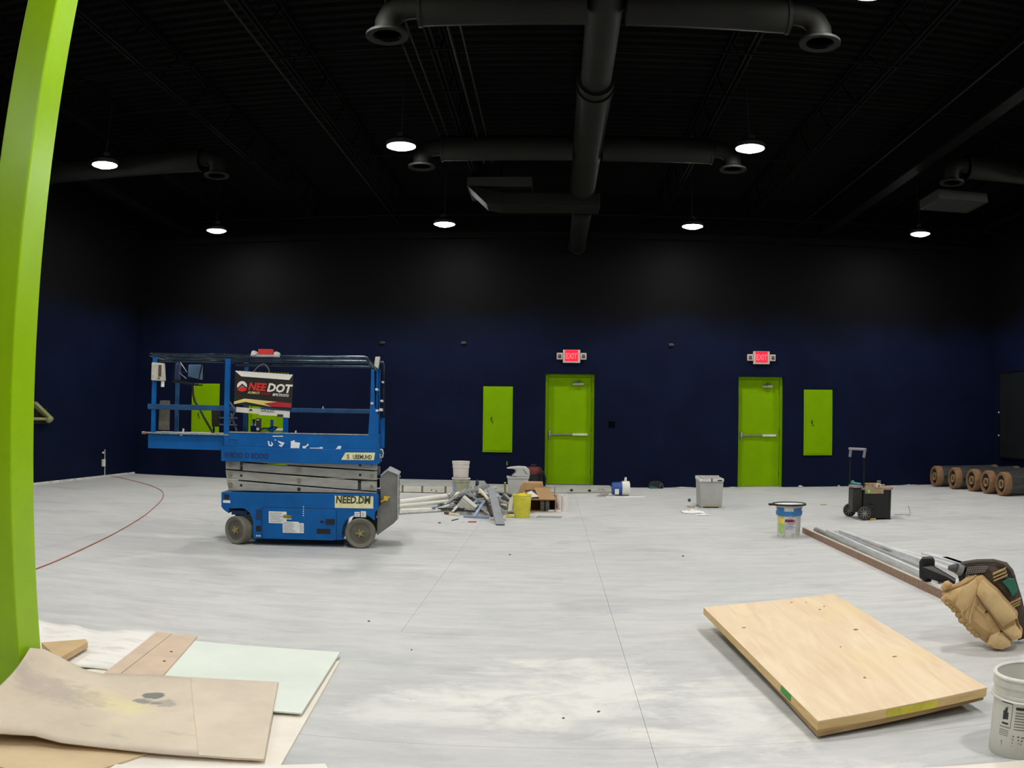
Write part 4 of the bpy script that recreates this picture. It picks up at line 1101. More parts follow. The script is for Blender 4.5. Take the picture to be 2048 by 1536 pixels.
# wooden packers that hold the panel up
WOOD = mat('pale timber', (206, 178, 134), 0.7, var=0.12, scale=5, stretch=(1, 8, 8))
for (u, v, hh, lb) in ((0.5, 0.10, 0.0, 'timber packer under the far end of the plywood panel'), (0.90, 0.86, 0.0, 'timber packer under the near right corner of the plywood panel'), (0.25, 0.94, 0.0, 'short timber packer under the near left corner of the plywood panel')):
    p = A_.lerp(B_, u).lerp(D_.lerp(C_, u), v)
    zz = p.z-0.069
    o = MB().box((0, 0, zz/2), (0.34 if v < 0.5 else 0.10, 0.06, max(0.006, zz-0.001))).build('timber_packer', WOOD, loc=(p.x, p.y, 0), rot=(0, 0, R(7)))
    tag(o, lb, 'timber packer')

# ---- floor protection sheets around the column
def sheet(name, pts, z, th, m, label, cat, bevel=0.0):
    """flat sheet from outline corners (world x, y)"""
    cx = sum(p[0] for p in pts)/len(pts); cy = sum(p[1] for p in pts)/len(pts)
    o = MB().prism([(p[0]-cx, p[1]-cy) for p in pts], 0.0, th, 'z').build(name, m, loc=(cx, cy, z))
    return tag(o, label, cat)
MINT = mat('pale mint sheet', (226, 234, 222), 0.5, var=0.03, scale=3)
WHITES = mat('white scuffed sheet', (240, 236, 230), 0.6, col2=(206, 196, 190), scale=9, stretch=(0.6, 2.2, 1), lo=0.52, hi=0.78)
TANB = mat('tan fibre board', (212, 188, 164), 0.7, var=0.07, scale=6)
TANB2 = mat('tan packing board', (208, 180, 148), 0.7, var=0.08, scale=6)
CREAMS = mat('cream board', (236, 228, 214), 0.6, var=0.04, scale=5)
KRAFTS = mat('kraft sheet', (214, 200, 180), 0.75, var=0.07, scale=4)

sheet('under_board', [(-1.052, 4.102), (-1.60, 4.05), (-2.2, 3.5), (-2.35, 2.30), (-0.905, 2.45)], 0.0, 0.010, CREAMS, 'cream board on the floor beneath the mint sheet', 'board')
# rippled white sheet beyond
gv = []; nu, nv = 24, 10
far = [(-3.05, 4.15), (-2.929, 4.20), (-2.75, 4.22), (-2.60, 4.18), (-2.40, 4.24), (-2.207, 4.357)]
def lerp_path(P, f):
    f = f*(len(P)-1); i = min(int(f), len(P)-2); f -= i
    return tuple(P[i][k]+(P[i+1][k]-P[i][k])*f for k in range(len(P[0])))
for j in range(nv+1):
    for i in range(nu+1):
        fx = i/nu; fy = j/nv
        p = lerp_path(far, fx); q = (-3.0+1.02*fx, 3.45+0.10*fx)
        z = 0.012+0.016*math.sin(fx*9.0)**2*(1-0.7*fy)*(1 if fx < 0.85 else (1-fx)/0.15)
        gv.append((p[0]+(q[0]-p[0])*fy+2.5, p[1]+(q[1]-p[1])*fy-3.9, z))
gf = [(j*(nu+1)+i, j*(nu+1)+i+1, (j+1)*(nu+1)+i+1, (j+1)*(nu+1)+i) for j in range(nv) for i in range(nu)]
o = MB().add(gv, gf).build('white_sheet', WHITES, loc=(-2.5, 3.9, 0), solid=0.004, smooth=True)
tag(o, 'scuffed white rippled sheet on the floor behind the green column', 'sheet')
sheet('tan_board', [(-2.148, 4.235, 0.040)[0:2], (-2.051, 4.229, 0.040)[0:2], (-1.943, 3.356, 0.040)[0:2], (-2.015, 3.321, 0.040)[0:2]], 0.034, 0.006, TANB, 'narrow tan strip board along the edge of the white sheet', 'board')
sheet('tan_board', [(-2.050, 4.238, 0.038)[0:2], (-1.899, 4.240, 0.038)[0:2], (-1.731, 3.359, 0.038)[0:2], (-1.940, 3.356, 0.038)[0:2]], 0.030, 0.008, TANB, 'tan board with dark knots between the white and mint sheets', 'board')
for (pn, lb) in (((-1.897, 3.892, 0.039), 'dark nail hole in the tan board, the farther one'), ((-1.854, 3.719, 0.039), 'dark nail hole in the tan board, the nearer one')):
    o = MB().cyl((0, 0, 0), (0, 0, 0.002), 0.008, 8).build('nail_head', DKNOT, loc=(pn[0], pn[1], 0.038))
    tag(o, lb, 'nail')
sheet('mint_sheet', [(-1.94, 4.17), (-1.075, 4.20), (-1.000, 3.235), (-1.30, 3.22), (-1.80, 3.45)], 0.022, 0.007, MINT, 'pale mint green sheet lying on the cream board', 'sheet')
# timber offcut against the column
o = MB().prism([(-2.559, 3.669, 0.045)[0:2], (-2.385, 3.845, 0.045)[0:2], (-2.345, 3.798, 0.045)[0:2], (-2.311, 3.455, 0.045)[0:2]], 0.030, 0.062, 'z').build('timber_offcut', mat('tan timber', (206, 176, 130), 0.7, var=0.1, scale=6), bevel=0.002)
tag(o, 'short tan timber offcut lying on the white sheet beside the column', 'timber')
# kraft cardboard, curled up against the column
top = [(-2.249, 3.131, 0.200), (-2.242, 3.233, 0.170), (-2.206, 3.290, 0.130), (-2.156, 3.313, 0.100), (-2.074, 3.333, 0.065), (-2.010, 3.366, 0.050), (-1.930, 3.423, 0.045), (-1.743, 3.482, 0.042), (-1.546, 3.511, 0.042), (-1.374, 3.540, 0.042), (-1.207, 3.569, 0.040)]
bot = [(-2.132, 2.349, 0.075), (-2.039, 2.418, 0.070), (-1.958, 2.471, 0.065), (-1.839, 2.529, 0.060), (-1.730, 2.549, 0.045), (-1.579, 2.596, 0.035), (-1.393, 2.632, 0.032), (-1.289, 2.654, 0.030), (-1.184, 2.678, 0.028), (-1.091, 2.695, 0.026), (-0.987, 2.718, 0.024)]
gv = []; nu, nv = 40, 12
for j in range(nv+1):
    fy = j/nv
    for i in range(nu+1):
        fx = i/nu
        p = lerp_path(top, fx); q = lerp_path(bot, fx)
        z = p[2]+(q[2]-p[2])*fy
        z -= 0.45*max(0.0, z-0.045)*math.sin(PI*min(1.0, fy*1.15))*0.8
        z += 0.004*math.sin(fx*17+fy*3)*math.sin(PI*fy)
        gv.append((p[0]+(q[0]-p[0])*fy+1.7, p[1]+(q[1]-p[1])*fy-3.1, max(0.036 if fy < 0.7 else 0.022, z)))
gf = [(j*(nu+1)+i, j*(nu+1)+i+1, (j+1)*(nu+1)+i+1, (j+1)*(nu+1)+i) for j in range(nv) for i in range(nu)]
kr = thing('kraft_cardboard', 'large curled kraft cardboard sheet leaning up at the foot of the column', 'cardboard', (-1.7, 3.1, 0))
KR = bpy.data.materials.new('stained kraft cardboard'); KR.use_nodes = True
nt = KR.node_tree; N = nt.nodes
tc = N.new('ShaderNodeTexCoord')
def nz(scale, st, det=6):
    mp = N.new('ShaderNodeMapping'); mp.inputs['Scale'].default_value = st
    nt.links.new(tc.outputs['Object'], mp.inputs['Vector'])
    n = N.new('ShaderNodeTexNoise'); n.inputs['Scale'].default_value = scale; n.inputs['Detail'].default_value = det; n.inputs['Roughness'].default_value = 0.65
    nt.links.new(mp.outputs['Vector'], n.inputs['Vector'])
    return n.outputs['Fac']
def rmp(s, p0, c0, p1, c1):
    r = N.new('ShaderNodeValToRGB'); r.color_ramp.elements[0].position = p0; r.color_ramp.elements[0].color = c0
    r.color_ramp.elements[1].position = p1; r.color_ramp.elements[1].color = c1
    nt.links.new(s, r.inputs['Fac']); return r.outputs['Color']
def mxx(f, a, b):
    x = N.new('ShaderNodeMix'); x.data_type = 'RGBA'; nt.links.new(f, x.inputs[0])
    if isinstance(a, tuple): x.inputs[6].default_value = a
    else: nt.links.new(a, x.inputs[6])
    x.inputs[7].default_value = b
    return x.outputs[2]
c0 = rmp(nz(3.0, (1, 1, 1)), 0.3, lin((206, 190, 170)), 0.7, lin((222, 208, 188)))
c0 = mxx(rmp(nz(4.5, (0.8, 2.2, 1)), 0.60, (0, 0, 0, 1), 0.74, (0.55, 0.55, 0.55, 1)), c0, lin((172, 160, 150)))
c0 = mxx(rmp(nz(1.8, (1, 1, 1)), 0.58, (0, 0, 0, 1), 0.70, (0.45, 0.45, 0.45, 1)), c0, lin((222, 214, 168)))
def mth(op, a_, b_=0.0):
    x_ = N.new('ShaderNodeMath'); x_.operation = op
    for s_, q_ in ((0, a_), (1, b_)):
        if hasattr(q_, 'links'): nt.links.new(q_, x_.inputs[s_])
        else: x_.inputs[s_].default_value = q_
    return x_.outputs[0]
def on_card(fx, fy):
    i = min(int(fx*nu), nu-1); j = min(int(fy*nv), nv-1)
    a_ = fx*nu-i; b_ = fy*nv-j
    g = lambda ii, jj: Vector(gv[jj*(nu+1)+ii])
    return g(i, j).lerp(g(i+1, j), a_).lerp(g(i, j+1).lerp(g(i+1, j+1), a_), b_)
sxyz = N.new('ShaderNodeSeparateXYZ'); nt.links.new(tc.outputs['Object'], sxyz.inputs[0])
def stain(c_in, fx, fy, rx, ry, col, k, soft=0.5, ns=9.0):
    p = on_card(fx, fy)
    dx = mth('MULTIPLY', mth('SUBTRACT', sxyz.outputs[0], p.x), 1/rx); dy = mth('MULTIPLY', mth('SUBTRACT', sxyz.outputs[1], p.y), 1/ry)
    d = mth('SUBTRACT', 1.0, mth('ADD', mth('MULTIPLY', dx, dx), mth('MULTIPLY', dy, dy)))
    e = mth('ADD', mth('MULTIPLY', d, 0.35), nz(ns, (1, 1, 1)))
    return mxx(rmp(e, 0.55, (0, 0, 0, 1), 0.55+soft*0.4, (k, k, k, 1)), c_in, lin(col))
c0 = stain(c0, 0.52, 0.42, 0.26, 0.14, (226, 216, 164), 0.8, 0.8, 4.0)
c0 = stain(c0, 0.30, 0.40, 0.30, 0.16, (178, 166, 156), 0.6, 0.6, 14.0)
c0 = stain(c0, 0.665, 0.31, 0.055, 0.050, (120, 122, 118), 0.95, 0.3, 16.0)
c0 = stain(c0, 0.635, 0.40, 0.075, 0.035, (128, 130, 124), 0.8, 0.4, 20.0)
c0 = stain(c0, 0.69, 0.42, 0.06, 0.06, (150, 148, 138), 0.6, 0.4, 26.0)
nt.links.new(c0, N['Principled BSDF'].inputs['Base Color']); N['Principled BSDF'].inputs['Roughness'].default_value = 0.8
ks = MB().add(gv, gf).build('card_sheet', KR, kr, solid=0.006, smooth=True)
# plain brown flap at the right end, a dark blotch and a taped seam
def patch(fx0, fx1, fy0, fy1, m, name, lift_=0.0045, n=12):
    vs = []
    for j in range(n+1):
        for i in range(n+1):
            p = on_card(fx0+(fx1-fx0)*i/n, fy0+(fy1-fy0)*j/n); vs.append((p.x, p.y, p.z+lift_))
    return MB().add(vs, [(j*(n+1)+i, j*(n+1)+i+1, (j+1)*(n+1)+i+1, (j+1)*(n+1)+i) for j in range(n) for i in range(n)]).build(name, m, kr, solid=0.002)
patch(0.765, 0.998, 0.0, 1.0, KRAFTS, 'end_flap')
def blob(fx, fy, rx, ry, m, name, jag=0.3):
    pts = []
    for i in range(14):
        a = 2*PI*i/14; k = 1+rnd.uniform(-jag, jag)
        p = on_card(fx+rx*k*math.cos(a), fy+ry*k*math.sin(a)); pts.append((p.x, p.y, p.z+0.0042))
    return MB().add(pts, [tuple(range(14))]).build(name, m, kr, solid=0.0008)
blob(0.86, 0.28, 0.004, 0.012, DKNOT, 'hole')
o = sheet('cardboard_sheet', [(-2.45, 2.60), (-2.034, 2.60), (-1.40, 2.70), (-1.515, 2.44), (-1.55, 2.30), (-2.45, 2.30)], 0.011, 0.006, KRAFT if False else mat('tan cardboard', (214, 190, 152), 0.8, var=0.05, scale=5), 'flat tan cardboard sheet in front of the curled kraft sheet', 'cardboard')
sheet('white_strip', [(-1.48, 2.515), (-0.775, 2.765), (-0.60, 2.40), (-1.5, 2.30)], 0.011, 0.006, mat('off white board', (236, 232, 222), 0.6, var=0.03), 'off white board cut by the bottom edge in front of the kraft sheet', 'board')
sheet('lime_strip', [(-2.5, 2.345), (-1.95, 2.355), (-1.95, 2.25), (-2.5, 2.25)], 0.018, 0.006, GREEN, 'lime painted strip at the bottom left corner', 'strip')
sheet('cream_strip', [(0.62, 2.79), (1.9, 2.60), (1.9, 2.45), (0.6, 2.6)], 0.0, 0.012, CREAMS, 'cream board strip at the bottom edge in front of the plywood', 'board')

# ---- orange extension cord
pts = [(-3.925, 5.391, 0.000), (-3.984, 5.686, 0.000), (-4.070, 6.198, 0.000), (-4.253, 7.018, 0.000), (-4.438, 7.788, 0.000), (-4.678, 8.649, 0.000), (-4.945, 9.520, 0.000), (-5.285, 10.478, 0.000), (-5.580, 11.262, 0.000), (-5.893, 11.983, 0.000), (-6.262, 12.679, 0.000), (-6.651, 13.230, 0.000), (-7.203, 13.878, 0.000), (-8.173, 14.797, 0.000), (-8.603, 15.130, 0.000), (-8.846, 15.284, -0.000)]
pts = [(p[0]+3.98, p[1]-5.69, 0.0055) for p in pts]
sm = []
for i in range(len(pts)-1):
    P0 = Vector(pts[max(i-1, 0)]); P1 = Vector(pts[i]); P2 = Vector(pts[i+1]); P3 = Vector(pts[min(i+2, len(pts)-1)])
    for k in range(5):
        t_ = k/5
        sm.append(0.5*((2*P1)+(P2-P0)*t_+(2*P0-5*P1+4*P2-P3)*t_*t_+(3*P1-P0-3*P2+P3)*t_**3))
sm.append(Vector(pts[-1]))
o = MB().tube(sm, 0.0055, 6).build('extension_cord', ORANGE, loc=(-3.98, 5.69, 0), smooth=True)
tag(o, 'thin orange extension cord curving across the floor to the left wall', 'cord')

# ---- blue and white bucket standing alone
b2 = thing('paint_bucket', 'white paint bucket with blue band and black ring on top, standing alone', 'bucket', (2.625, 9.10, 0))
SPK = mat('speckled white plastic', (226, 226, 220), 0.5, col2=(176, 172, 166), scale=30, lo=0.5, hi=0.7)
bucket_parts(b2, 0.122, 0.142, 0.345, SPK, WHITEPL, (0.82, 0.90))
fa = math.degrees(math.atan2(-9.1, -2.625))
BLB = mat('blue label band', (50, 116, 178), 0.5, var=0.15, scale=20)
kw = dict(rb=0.1225, rt_=0.1425, h=0.345)
wrap(b2, [(fa-78, 0.245, fa+78, 0.285), (fa-60, 0.235, fa+70, 0.246), (fa-62, 0.285, fa-22, 0.325), (fa+20, 0.285, fa+62, 0.318)], BLB, 'blue_band', eps=0.012, **kw)
wrap(b2, [(fa-62, 0.120, fa-22, 0.215), (fa-55, 0.215, fa-25, 0.228)], mat('yellow label patch', (222, 204, 92), 0.6, var=0.2, scale=20), 'yellow_patch', eps=0.002, **kw)
wrap(b2, [(fa-58, 0.050, fa-24, 0.150)], mat('green label patch', (172, 206, 118), 0.6, var=0.15, scale=20), 'green_patch', eps=0.0035, **kw)
wrap(b2, [(fa-18, 0.168, fa+22, 0.200), (fa-10, 0.146, fa+24, 0.152)], mat('maroon label print', (96, 50, 110), 0.6, var=0.3, scale=60), 'maroon_print', eps=0.002, **kw)
wrap(b2, [(fa-20, 0.130-i*0.014, fa+24, 0.135-i*0.014) for i in range(4)], mat('blue fine print', (110, 150, 196), 0.6), 'fine_print', eps=0.002, **kw)
wrap(b2, [(fa+40+i*8, 0.02, fa+40.8+i*8, 0.225) for i in range(5)]+[(fa+38, 0.03+i*0.025, fa+76, 0.032+i*0.025) for i in range(8)], mat('grey scale print', (150, 150, 150), 0.6), 'scale_marks', eps=0.002, **kw)
q_ = Vector((math.cos(R(fa)), math.sin(R(fa)), 0))
text('lettering', 'TEME', 0.040, mat('red lettering', (150, 30, 60), 0.6), b2, (0.128*math.cos(R(fa-14))+0.0, 0.1395*math.sin(R(fa)) - 0.004, 0.17), rot=(PI/2, 0, R(fa+90)), bold=0.0014, shear=0.2)
t = thing('sealing_ring', 'black edged white lid ring resting on the lone paint bucket', 'lid', (2.622, 9.10, 0.3455))
MB().lathe([(0.001, 0.004), (0.175, 0.004), (0.175, 0.010), (0.001, 0.010)], 40).build('lid_disc', mat('bright white lid', (246, 246, 244), 0.4, var=0.02), t, smooth=True)
MB().lathe([(0.172, 0.0), (0.192, 0.0), (0.194, 0.014), (0.186, 0.022), (0.174, 0.016)], 40, closed=True).build('black_edge', DARK, t, smooth=True)
MB().box((-0.205, 0.0, 0.010), (0.06, 0.05, 0.022)).build('tab', DARK, t, bevel=0.006)

# ---- grey tote
TOTE = mat('grey tote plastic', (172, 172, 166), 0.6, var=0.1, scale=4)
TOTEW = mat('pale tote rim', (206, 206, 200), 0.6, var=0.1, scale=12)
tt = thing('storage_tote', 'tall grey open tote with pale rim standing left of the second exit door', 'tote', (2.345, 12.28, 0), R(-3))
w0, w1, dd, hh = 0.155, 0.172, 0.50, 0.415
for (nm, vs) in (('front_wall', [(-w0, 0, 0.02), (w0, 0, 0.02), (w1, -0.01, hh), (-w1, -0.01, hh)]), ('rear_wall', [(-w0, dd, 0.02), (w0, dd, 0.02), (w1, dd+0.01, hh), (-w1, dd+0.01, hh)]), ('side_wall', [(-w0, 0, 0.02), (-w0, dd, 0.02), (-w1, dd+0.01, hh), (-w1, -0.01, hh)]), ('side_wall', [(w0, 0, 0.02), (w0, dd, 0.02), (w1, dd+0.01, hh), (w1, -0.01, hh)])):
    MB().add(vs, [(0, 1, 2, 3)]).build(nm, TOTE, tt, solid=0.008)
MB().bounds((-w0, 0.0, 0.015), (w0, dd, 0.03)).build('base', TOTE, tt)
TAN2 = mat('tan tote foot', (170, 160, 132), 0.7, var=0.2, scale=20)
for sx in (-1, 1):
    for sy in (0, 1):
        MB().bounds((sx*(w0-0.02)-0.02, sy*(dd-0.05), 0.0), (sx*(w0-0.02)+0.02, sy*(dd-0.05)+0.05, 0.016)).build('foot', TAN2, tt)
MB().bounds((-w0+0.02, -0.006, 0.022), (w0, 0.0, 0.05)).build('foot_band', TAN2, tt)
rm = MB()
rm.bounds((-w1-0.008, -0.028, hh-0.028), (w1+0.008, -0.006, hh+0.012)); rm.build('rim', TOTEW, tt, bevel=0.004)
MB().bounds((-w1-0.012, dd, hh-0.02), (w1+0.010, dd+0.025, hh+0.03)).build('rim', TOTEW, tt, bevel=0.004)
for sx in (-1, 1):
    MB().bounds((sx*w1-0.012, -0.006, hh-0.02), (sx*w1+0.012, dd, hh+0.014)).build('rim', TOTEW, tt, bevel=0.004)
MB().bounds((0.085, -0.031, hh-0.018), (0.15, -0.026, hh-0.002)).build('grip_slot', DARK, tt)
MB().box((0.0, -0.02, hh-0.005), (0.014, 0.03, 0.05)).build('divider', DARK, tt)
MB().bounds((-0.10, -0.005, hh+0.0), (-0.086, dd, hh+0.016)).build('divider', TOTEW, tt)
MB().bounds((-w1+0.02, dd*0.45, hh-0.03), (w1-0.02, dd*0.5, hh+0.012)).build('divider', TOTEW, tt)
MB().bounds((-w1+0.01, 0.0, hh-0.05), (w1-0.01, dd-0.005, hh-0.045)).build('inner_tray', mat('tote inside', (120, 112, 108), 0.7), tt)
# litter round the tote
def crumple(name, c, rx, ry, h, m, label, cat, n=9):
    vs = []
    for j in range(n+1):
        for i in range(n+1):
            a = (i/n-0.5)*2; b = (j/n-0.5)*2
            e = max(abs(a), abs(b))
            vs.append((a*rx*(1-0.15*rnd.random()), b*ry*(1-0.15*rnd.random()), 0.003+h*rnd.random()*(1-e*0.85)))
    o = MB().add(vs, [(j*(n+1)+i, j*(n+1)+i+1, (j+1)*(n+1)+i+1, (j+1)*(n+1)+i) for j in range(n) for i in range(n)]).build(name, m, loc=(c[0], c[1], 0), solid=0.002)
    return tag(o, label, cat)
PAPER = mat('white paper', (240, 240, 236), 0.8, var=0.03)
crumple('paper_scrap', (1.973, 11.665, 0.000), 0.16, 0.16, 0.05, PAPER, 'crumpled white paper on the floor in front of the grey tote', 'paper')
crumple('paper_scrap', (2.050, 11.339, 0.000), 0.10, 0.06, 0.02, PAPER, 'flat white paper tail beside the crumpled paper', 'paper')
crumple('tan_scrap', (2.064, 12.437, 0.000), 0.06, 0.10, 0.03, TAN2, 'tan paper scrap at the left foot of the grey tote', 'paper')
o = tag(MB().ball((0, 0, 0.026), 0.026, 14, 10).build('green_ball', mat('dark green plastic', (34, 92, 74), 0.4, var=0.1), loc=(2.181, 13.273, 0.000), smooth=True), 'small dark green ball beside the grey tote', 'ball')
t = thing('green_tool_bag', 'dark green and black tool bag against the wall left of the tote', 'bag', ((1.985, 16.095, 0.000)[0], YB-0.16, 0))
MB().prism([(-0.14, 0.0), (-0.14, 0.06), (-0.11, 0.13), (0.06, 0.14), (0.12, 0.10), (0.14, 0.0)], -0.09, 0.09, 'v').build('bag_body', mat('black green fabric', (30, 30, 34), 0.8, var=0.3, scale=20), t, bevel=0.02)
MB().prism([(-0.13, 0.004), (-0.13, 0.055), (-0.06, 0.04), (0.01, 0.03), (0.04, 0.004)], -0.096, -0.088, 'v').build('green_panel', mat('teal green fabric', (30, 110, 84), 0.7, var=0.1), t)
MB().tube([(0.05, -0.09, 0.02), (0.08, -0.11, 0.09), (0.11, -0.10, 0.09), (0.13, -0.08, 0.02)], 0.009, 6).build('strap', mat('grey strap', (96, 86, 80), 0.7), t)
for k, (px, w) in enumerate(((1362, 0.24), (1450, 0.20), (1585, 0.05), (1662, 0.02), (1830, 0.16))):
    crumple('plaster_crumb', ((2.537, 16.482, 0.000)[0] + (px-1362)*0.0105*(1.0 if px < 1700 else 0.96), YB-0.06), w, 0.04, 0.025 if w > 0.1 else 0.07, mat('plaster crumbs', (200, 200, 194), 0.9), ['pale plaster scraps at the wall left of the grey tote', 'pale plaster scraps at the wall between the tote and the second exit door', 'small plaster crumb at the wall below the right panel', 'tiny pale crumb standing at the wall left of the tool trolley', 'flat pale crumbs at the wall left of the rolls'][k], 'scrap', 5)

# ---- tool trolley
tc_ = thing('tool_trolley', 'black wheeled tool bin with raised grey pull handle', 'trolley', (4.0, 10.47, 0), R(-8))
BODY = mat('black trolley plastic', (20, 20, 20), 0.45, var=0.25, scale=12, stretch=(6, 1, 0.3))
MB().prism(rrect(0.03, 0.0, 0.43, 0.36, 0.07, 5), 0.02, 0.385, 'z').build('bin_body', BODY, tc_, bevel=0.006)
MB().prism(rrect(0.01, -0.02, 0.45, 0.38, 0.08, 5), 0.385, 0.415, 'z').build('rim', mat('tan dusty rim', (150, 128, 112), 0.7, var=0.2, scale=14), tc_, bevel=0.006)
MB().bounds((-0.10, 0.04, 0.10), (0.03, 0.32, 0.40)).build('back_frame', mat('dark frame', (34, 32, 32), 0.5, var=0.3, scale=20), tc_, bevel=0.01)
MB().bounds((-0.10, 0.02, 0.41), (0.02, 0.34, 0.44)).build('top_tray', mat('tray lilac grey', (146, 132, 136), 0.7, var=0.2, scale=12), tc_, bevel=0.006)
MB().bounds((0.05, -0.035, 0.34), (0.30, -0.018, 0.40)).build('front_tray', mat('tan tray', (168, 138, 108), 0.7, var=0.2, scale=20), tc_, bevel=0.004)
PA, PB = Vector((0.035, 0.0, 0)), Vector((-0.09, 0.30, 0))
for pp in (PA, PB):
    MB().cyl((pp.x, pp.y, 0.42), (pp.x, pp.y, 0.86), 0.012, 10).build('handle_pole', BLACKMETAL, tc_, smooth=True)
for pp in (PA, PB):
    MB().box((pp.x, pp.y, 0.855), (0.034, 0.034, 0.11), (0, R(8), 0)).build('handle_joint', mat('grey joint', (120, 120, 124), 0.5), tc_, bevel=0.006)
MB().cyl(PA.lerp(PB, -0.08)+Vector((0, 0, 0.91)), PA.lerp(PB, 1.08)+Vector((0, 0, 0.91)), 0.017, 10).build('grip', mat('grey grip', (140, 136, 146), 0.5), tc_, smooth=True)
TYRE = mat('dusty black tyre', (60, 60, 58), 0.7, var=0.2, scale=20)
SPOKE = mat('light spoke', (150, 150, 146), 0.5, var=0.1)
def cart_wheel(x, y):
    t = bpy.data.objects.new('wheel', None); COL.objects.link(t); t.parent = tc_; t.location = (x, y, 0.09)
    rot = Matrix.Rotation(PI/2, 4, 'X')
    MB().lathe([(0.066, -0.022), (0.084, -0.022), (0.09, -0.012), (0.09, 0.012), (0.084, 0.022), (0.066, 0.022)], 28, closed=True).xf(rot).build('tyre', TYRE, t, smooth=True)
    MB().lathe([(0.0, -0.010), (0.067, -0.010), (0.067, 0.010), (0.0, 0.010)], 24).xf(rot).build('disc', DARK, t)
    sp = MB()
    for k in range(10):
        a = 2*PI*k/10
        sp.box((0.040*math.cos(a), -0.013, 0.040*math.sin(a)), (0.048, 0.006, 0.008), (0, -a, 0))
    sp.cyl((0, -0.022, 0), (0, 0.01, 0), 0.013, 10)
    sp.build('spokes', SPOKE, t)
cart_wheel(0.04, -0.06); cart_wheel(-0.06, 0.40)
MB().box((-0.01, 0.17, 0.10), (0.03, 0.42, 0.035), (0, 0, R(12))).build('axle_beam', mat('pale axle beam', (160, 156, 140), 0.6, var=0.15), tc_, bevel=0.004)
MB().prism([(0.05, 0.02), (0.16, 0.16), (0.19, 0.19), (0.05, 0.20)], -0.05, -0.01, 'v').build('fender', DARK, tc_, bevel=0.006)
MB().bounds((0.36, 0.0, 0.0), (0.42, 0.05, 0.02)).build('foot', DARK, tc_)
MB().bounds((0.36, 0.30, 0.0), (0.42, 0.35, 0.02)).build('foot', DARK, tc_)
cm = tc_.matrix_basis
cm = Matrix.Translation((4.0, 10.47, 0)) @ Matrix.Rotation(R(-8), 4, 'Z')
def on_cart(name, label, cat, x, y, z):
    p = cm @ Vector((x, y, z))
    return thing(name, label, cat, p, R(-8))
CTAN = mat('brass tan', (190, 158, 86), 0.5, var=0.2, scale=20)
t = on_cart('bar_clamp', 'tan bar clamp lying across the top of the tool trolley', 'clamp', 0.05, 0.08, 0.415)
MB().bounds((0.0, 0.0, 0.04), (0.20, 0.03, 0.055)).bounds((0.0, 0.0, 0.0), (0.02, 0.03, 0.04)).bounds((0.12, 0.0, 0.0), (0.14, 0.03, 0.04)).build('frame', CTAN, t, bevel=0.003)
MB().box((0.20, 0.15, 0.012), (0.26, 0.04, 0.024), (0, 0, R(12))).build('bar', mat('pale bar', (190, 176, 150), 0.5), t)
MB().cyl((0.26, 0.20, 0.02), (0.26, 0.20, 0.075), 0.026, 12).build('knob', mat('mauve knob', (128, 112, 112), 0.6), t)
t = on_cart('teal_torch', 'teal handled tool on the back tray of the tool trolley', 'tool', -0.08, 0.08, 0.44)
MB().ball((0.02, 0.18, 0.025), 0.030, 12, 8).build('head', mat('green tool plastic', (56, 140, 110), 0.5), t, smooth=True)
MB().cyl((0.03, 0.16, 0.018), (0.09, 0.0, 0.018), 0.015, 10).build('grip', mat('teal tool plastic', (70, 156, 160), 0.5), t, smooth=True)
t = on_cart('tape_measure', 'pale tape measure on the front edge of the tool trolley', 'tape measure', 0.20, -0.005, 0.416)
MB().bounds((0, -0.02, 0), (0.07, 0.03, 0.05)).build('case', mat('cream case', (206, 196, 160), 0.5, var=0.2, scale=30), t, bevel=0.012)
MB().cyl((0.035, -0.024, 0.025), (0.035, -0.018, 0.025), 0.016, 12).build('badge', mat('grey badge', (110, 100, 90), 0.5), t)
t = on_cart('green_spool', 'bright green spool in the front tray of the tool trolley', 'spool', 0.09, -0.05, 0.345)
MB().cyl((0, 0.014, 0.03), (0, -0.02, 0.03), 0.026, 12).build('flange', mat('bright green plastic', (110, 190, 70), 0.5), t)
MB().cyl((0, -0.02, 0.03), (0, -0.028, 0.03), 0.012, 10).build('hub', mat('pale hub', (200, 210, 180), 0.5), t)
t = on_cart('knife', 'dark knife lying along the rear rim of the tool trolley', 'knife', 0.22, 0.28, 0.416)
MB().box((0.10, 0.02, 0.012), (0.16, 0.03, 0.022)).build('handle', DARK, t, bevel=0.004)
MB().box((-0.02, 0.02, 0.010), (0.10, 0.02, 0.006)).build('blade', mat('tan blade', (190, 170, 130), 0.4), t)
# small bits at the trolley
o = MB().box((0, 0, 0.012), (0.08, 0.04, 0.024)).build('wood_chip', mat('ochre wood chip', (200, 160, 80), 0.7), loc=(4.156, 10.419, 0.000), bevel=0.003)
tag(o, 'ochre wood chip on the floor in front of the tool trolley', 'wood chip')
o = MB().tube([(0, 0, 0.006), (0.05, -0.03, 0.006), (0.13, -0.02, 0.006), (0.19, -0.08, 0.006), (0.16, -0.16, 0.006), (0.22, -0.06, 0.03), (0.215, 0.0, 0.12)], 0.004, 6).build('wire_scrap', mat('dull wire', (140, 110, 108), 0.5), loc=(4.676, 10.918, 0.000))
tag(o, 'thin wire scrap on the floor right of the tool trolley', 'wire')
o = MB().box((0, 0, 0.006), (0.10, 0.03, 0.010), (0, 0, R(10))).build('tan_chip', mat('tan chip', (190, 160, 112), 0.8), loc=(4.165, 12.519, 0.000))
tag(o, 'tan chip on the floor between the paint bucket and the trolley', 'wood chip')

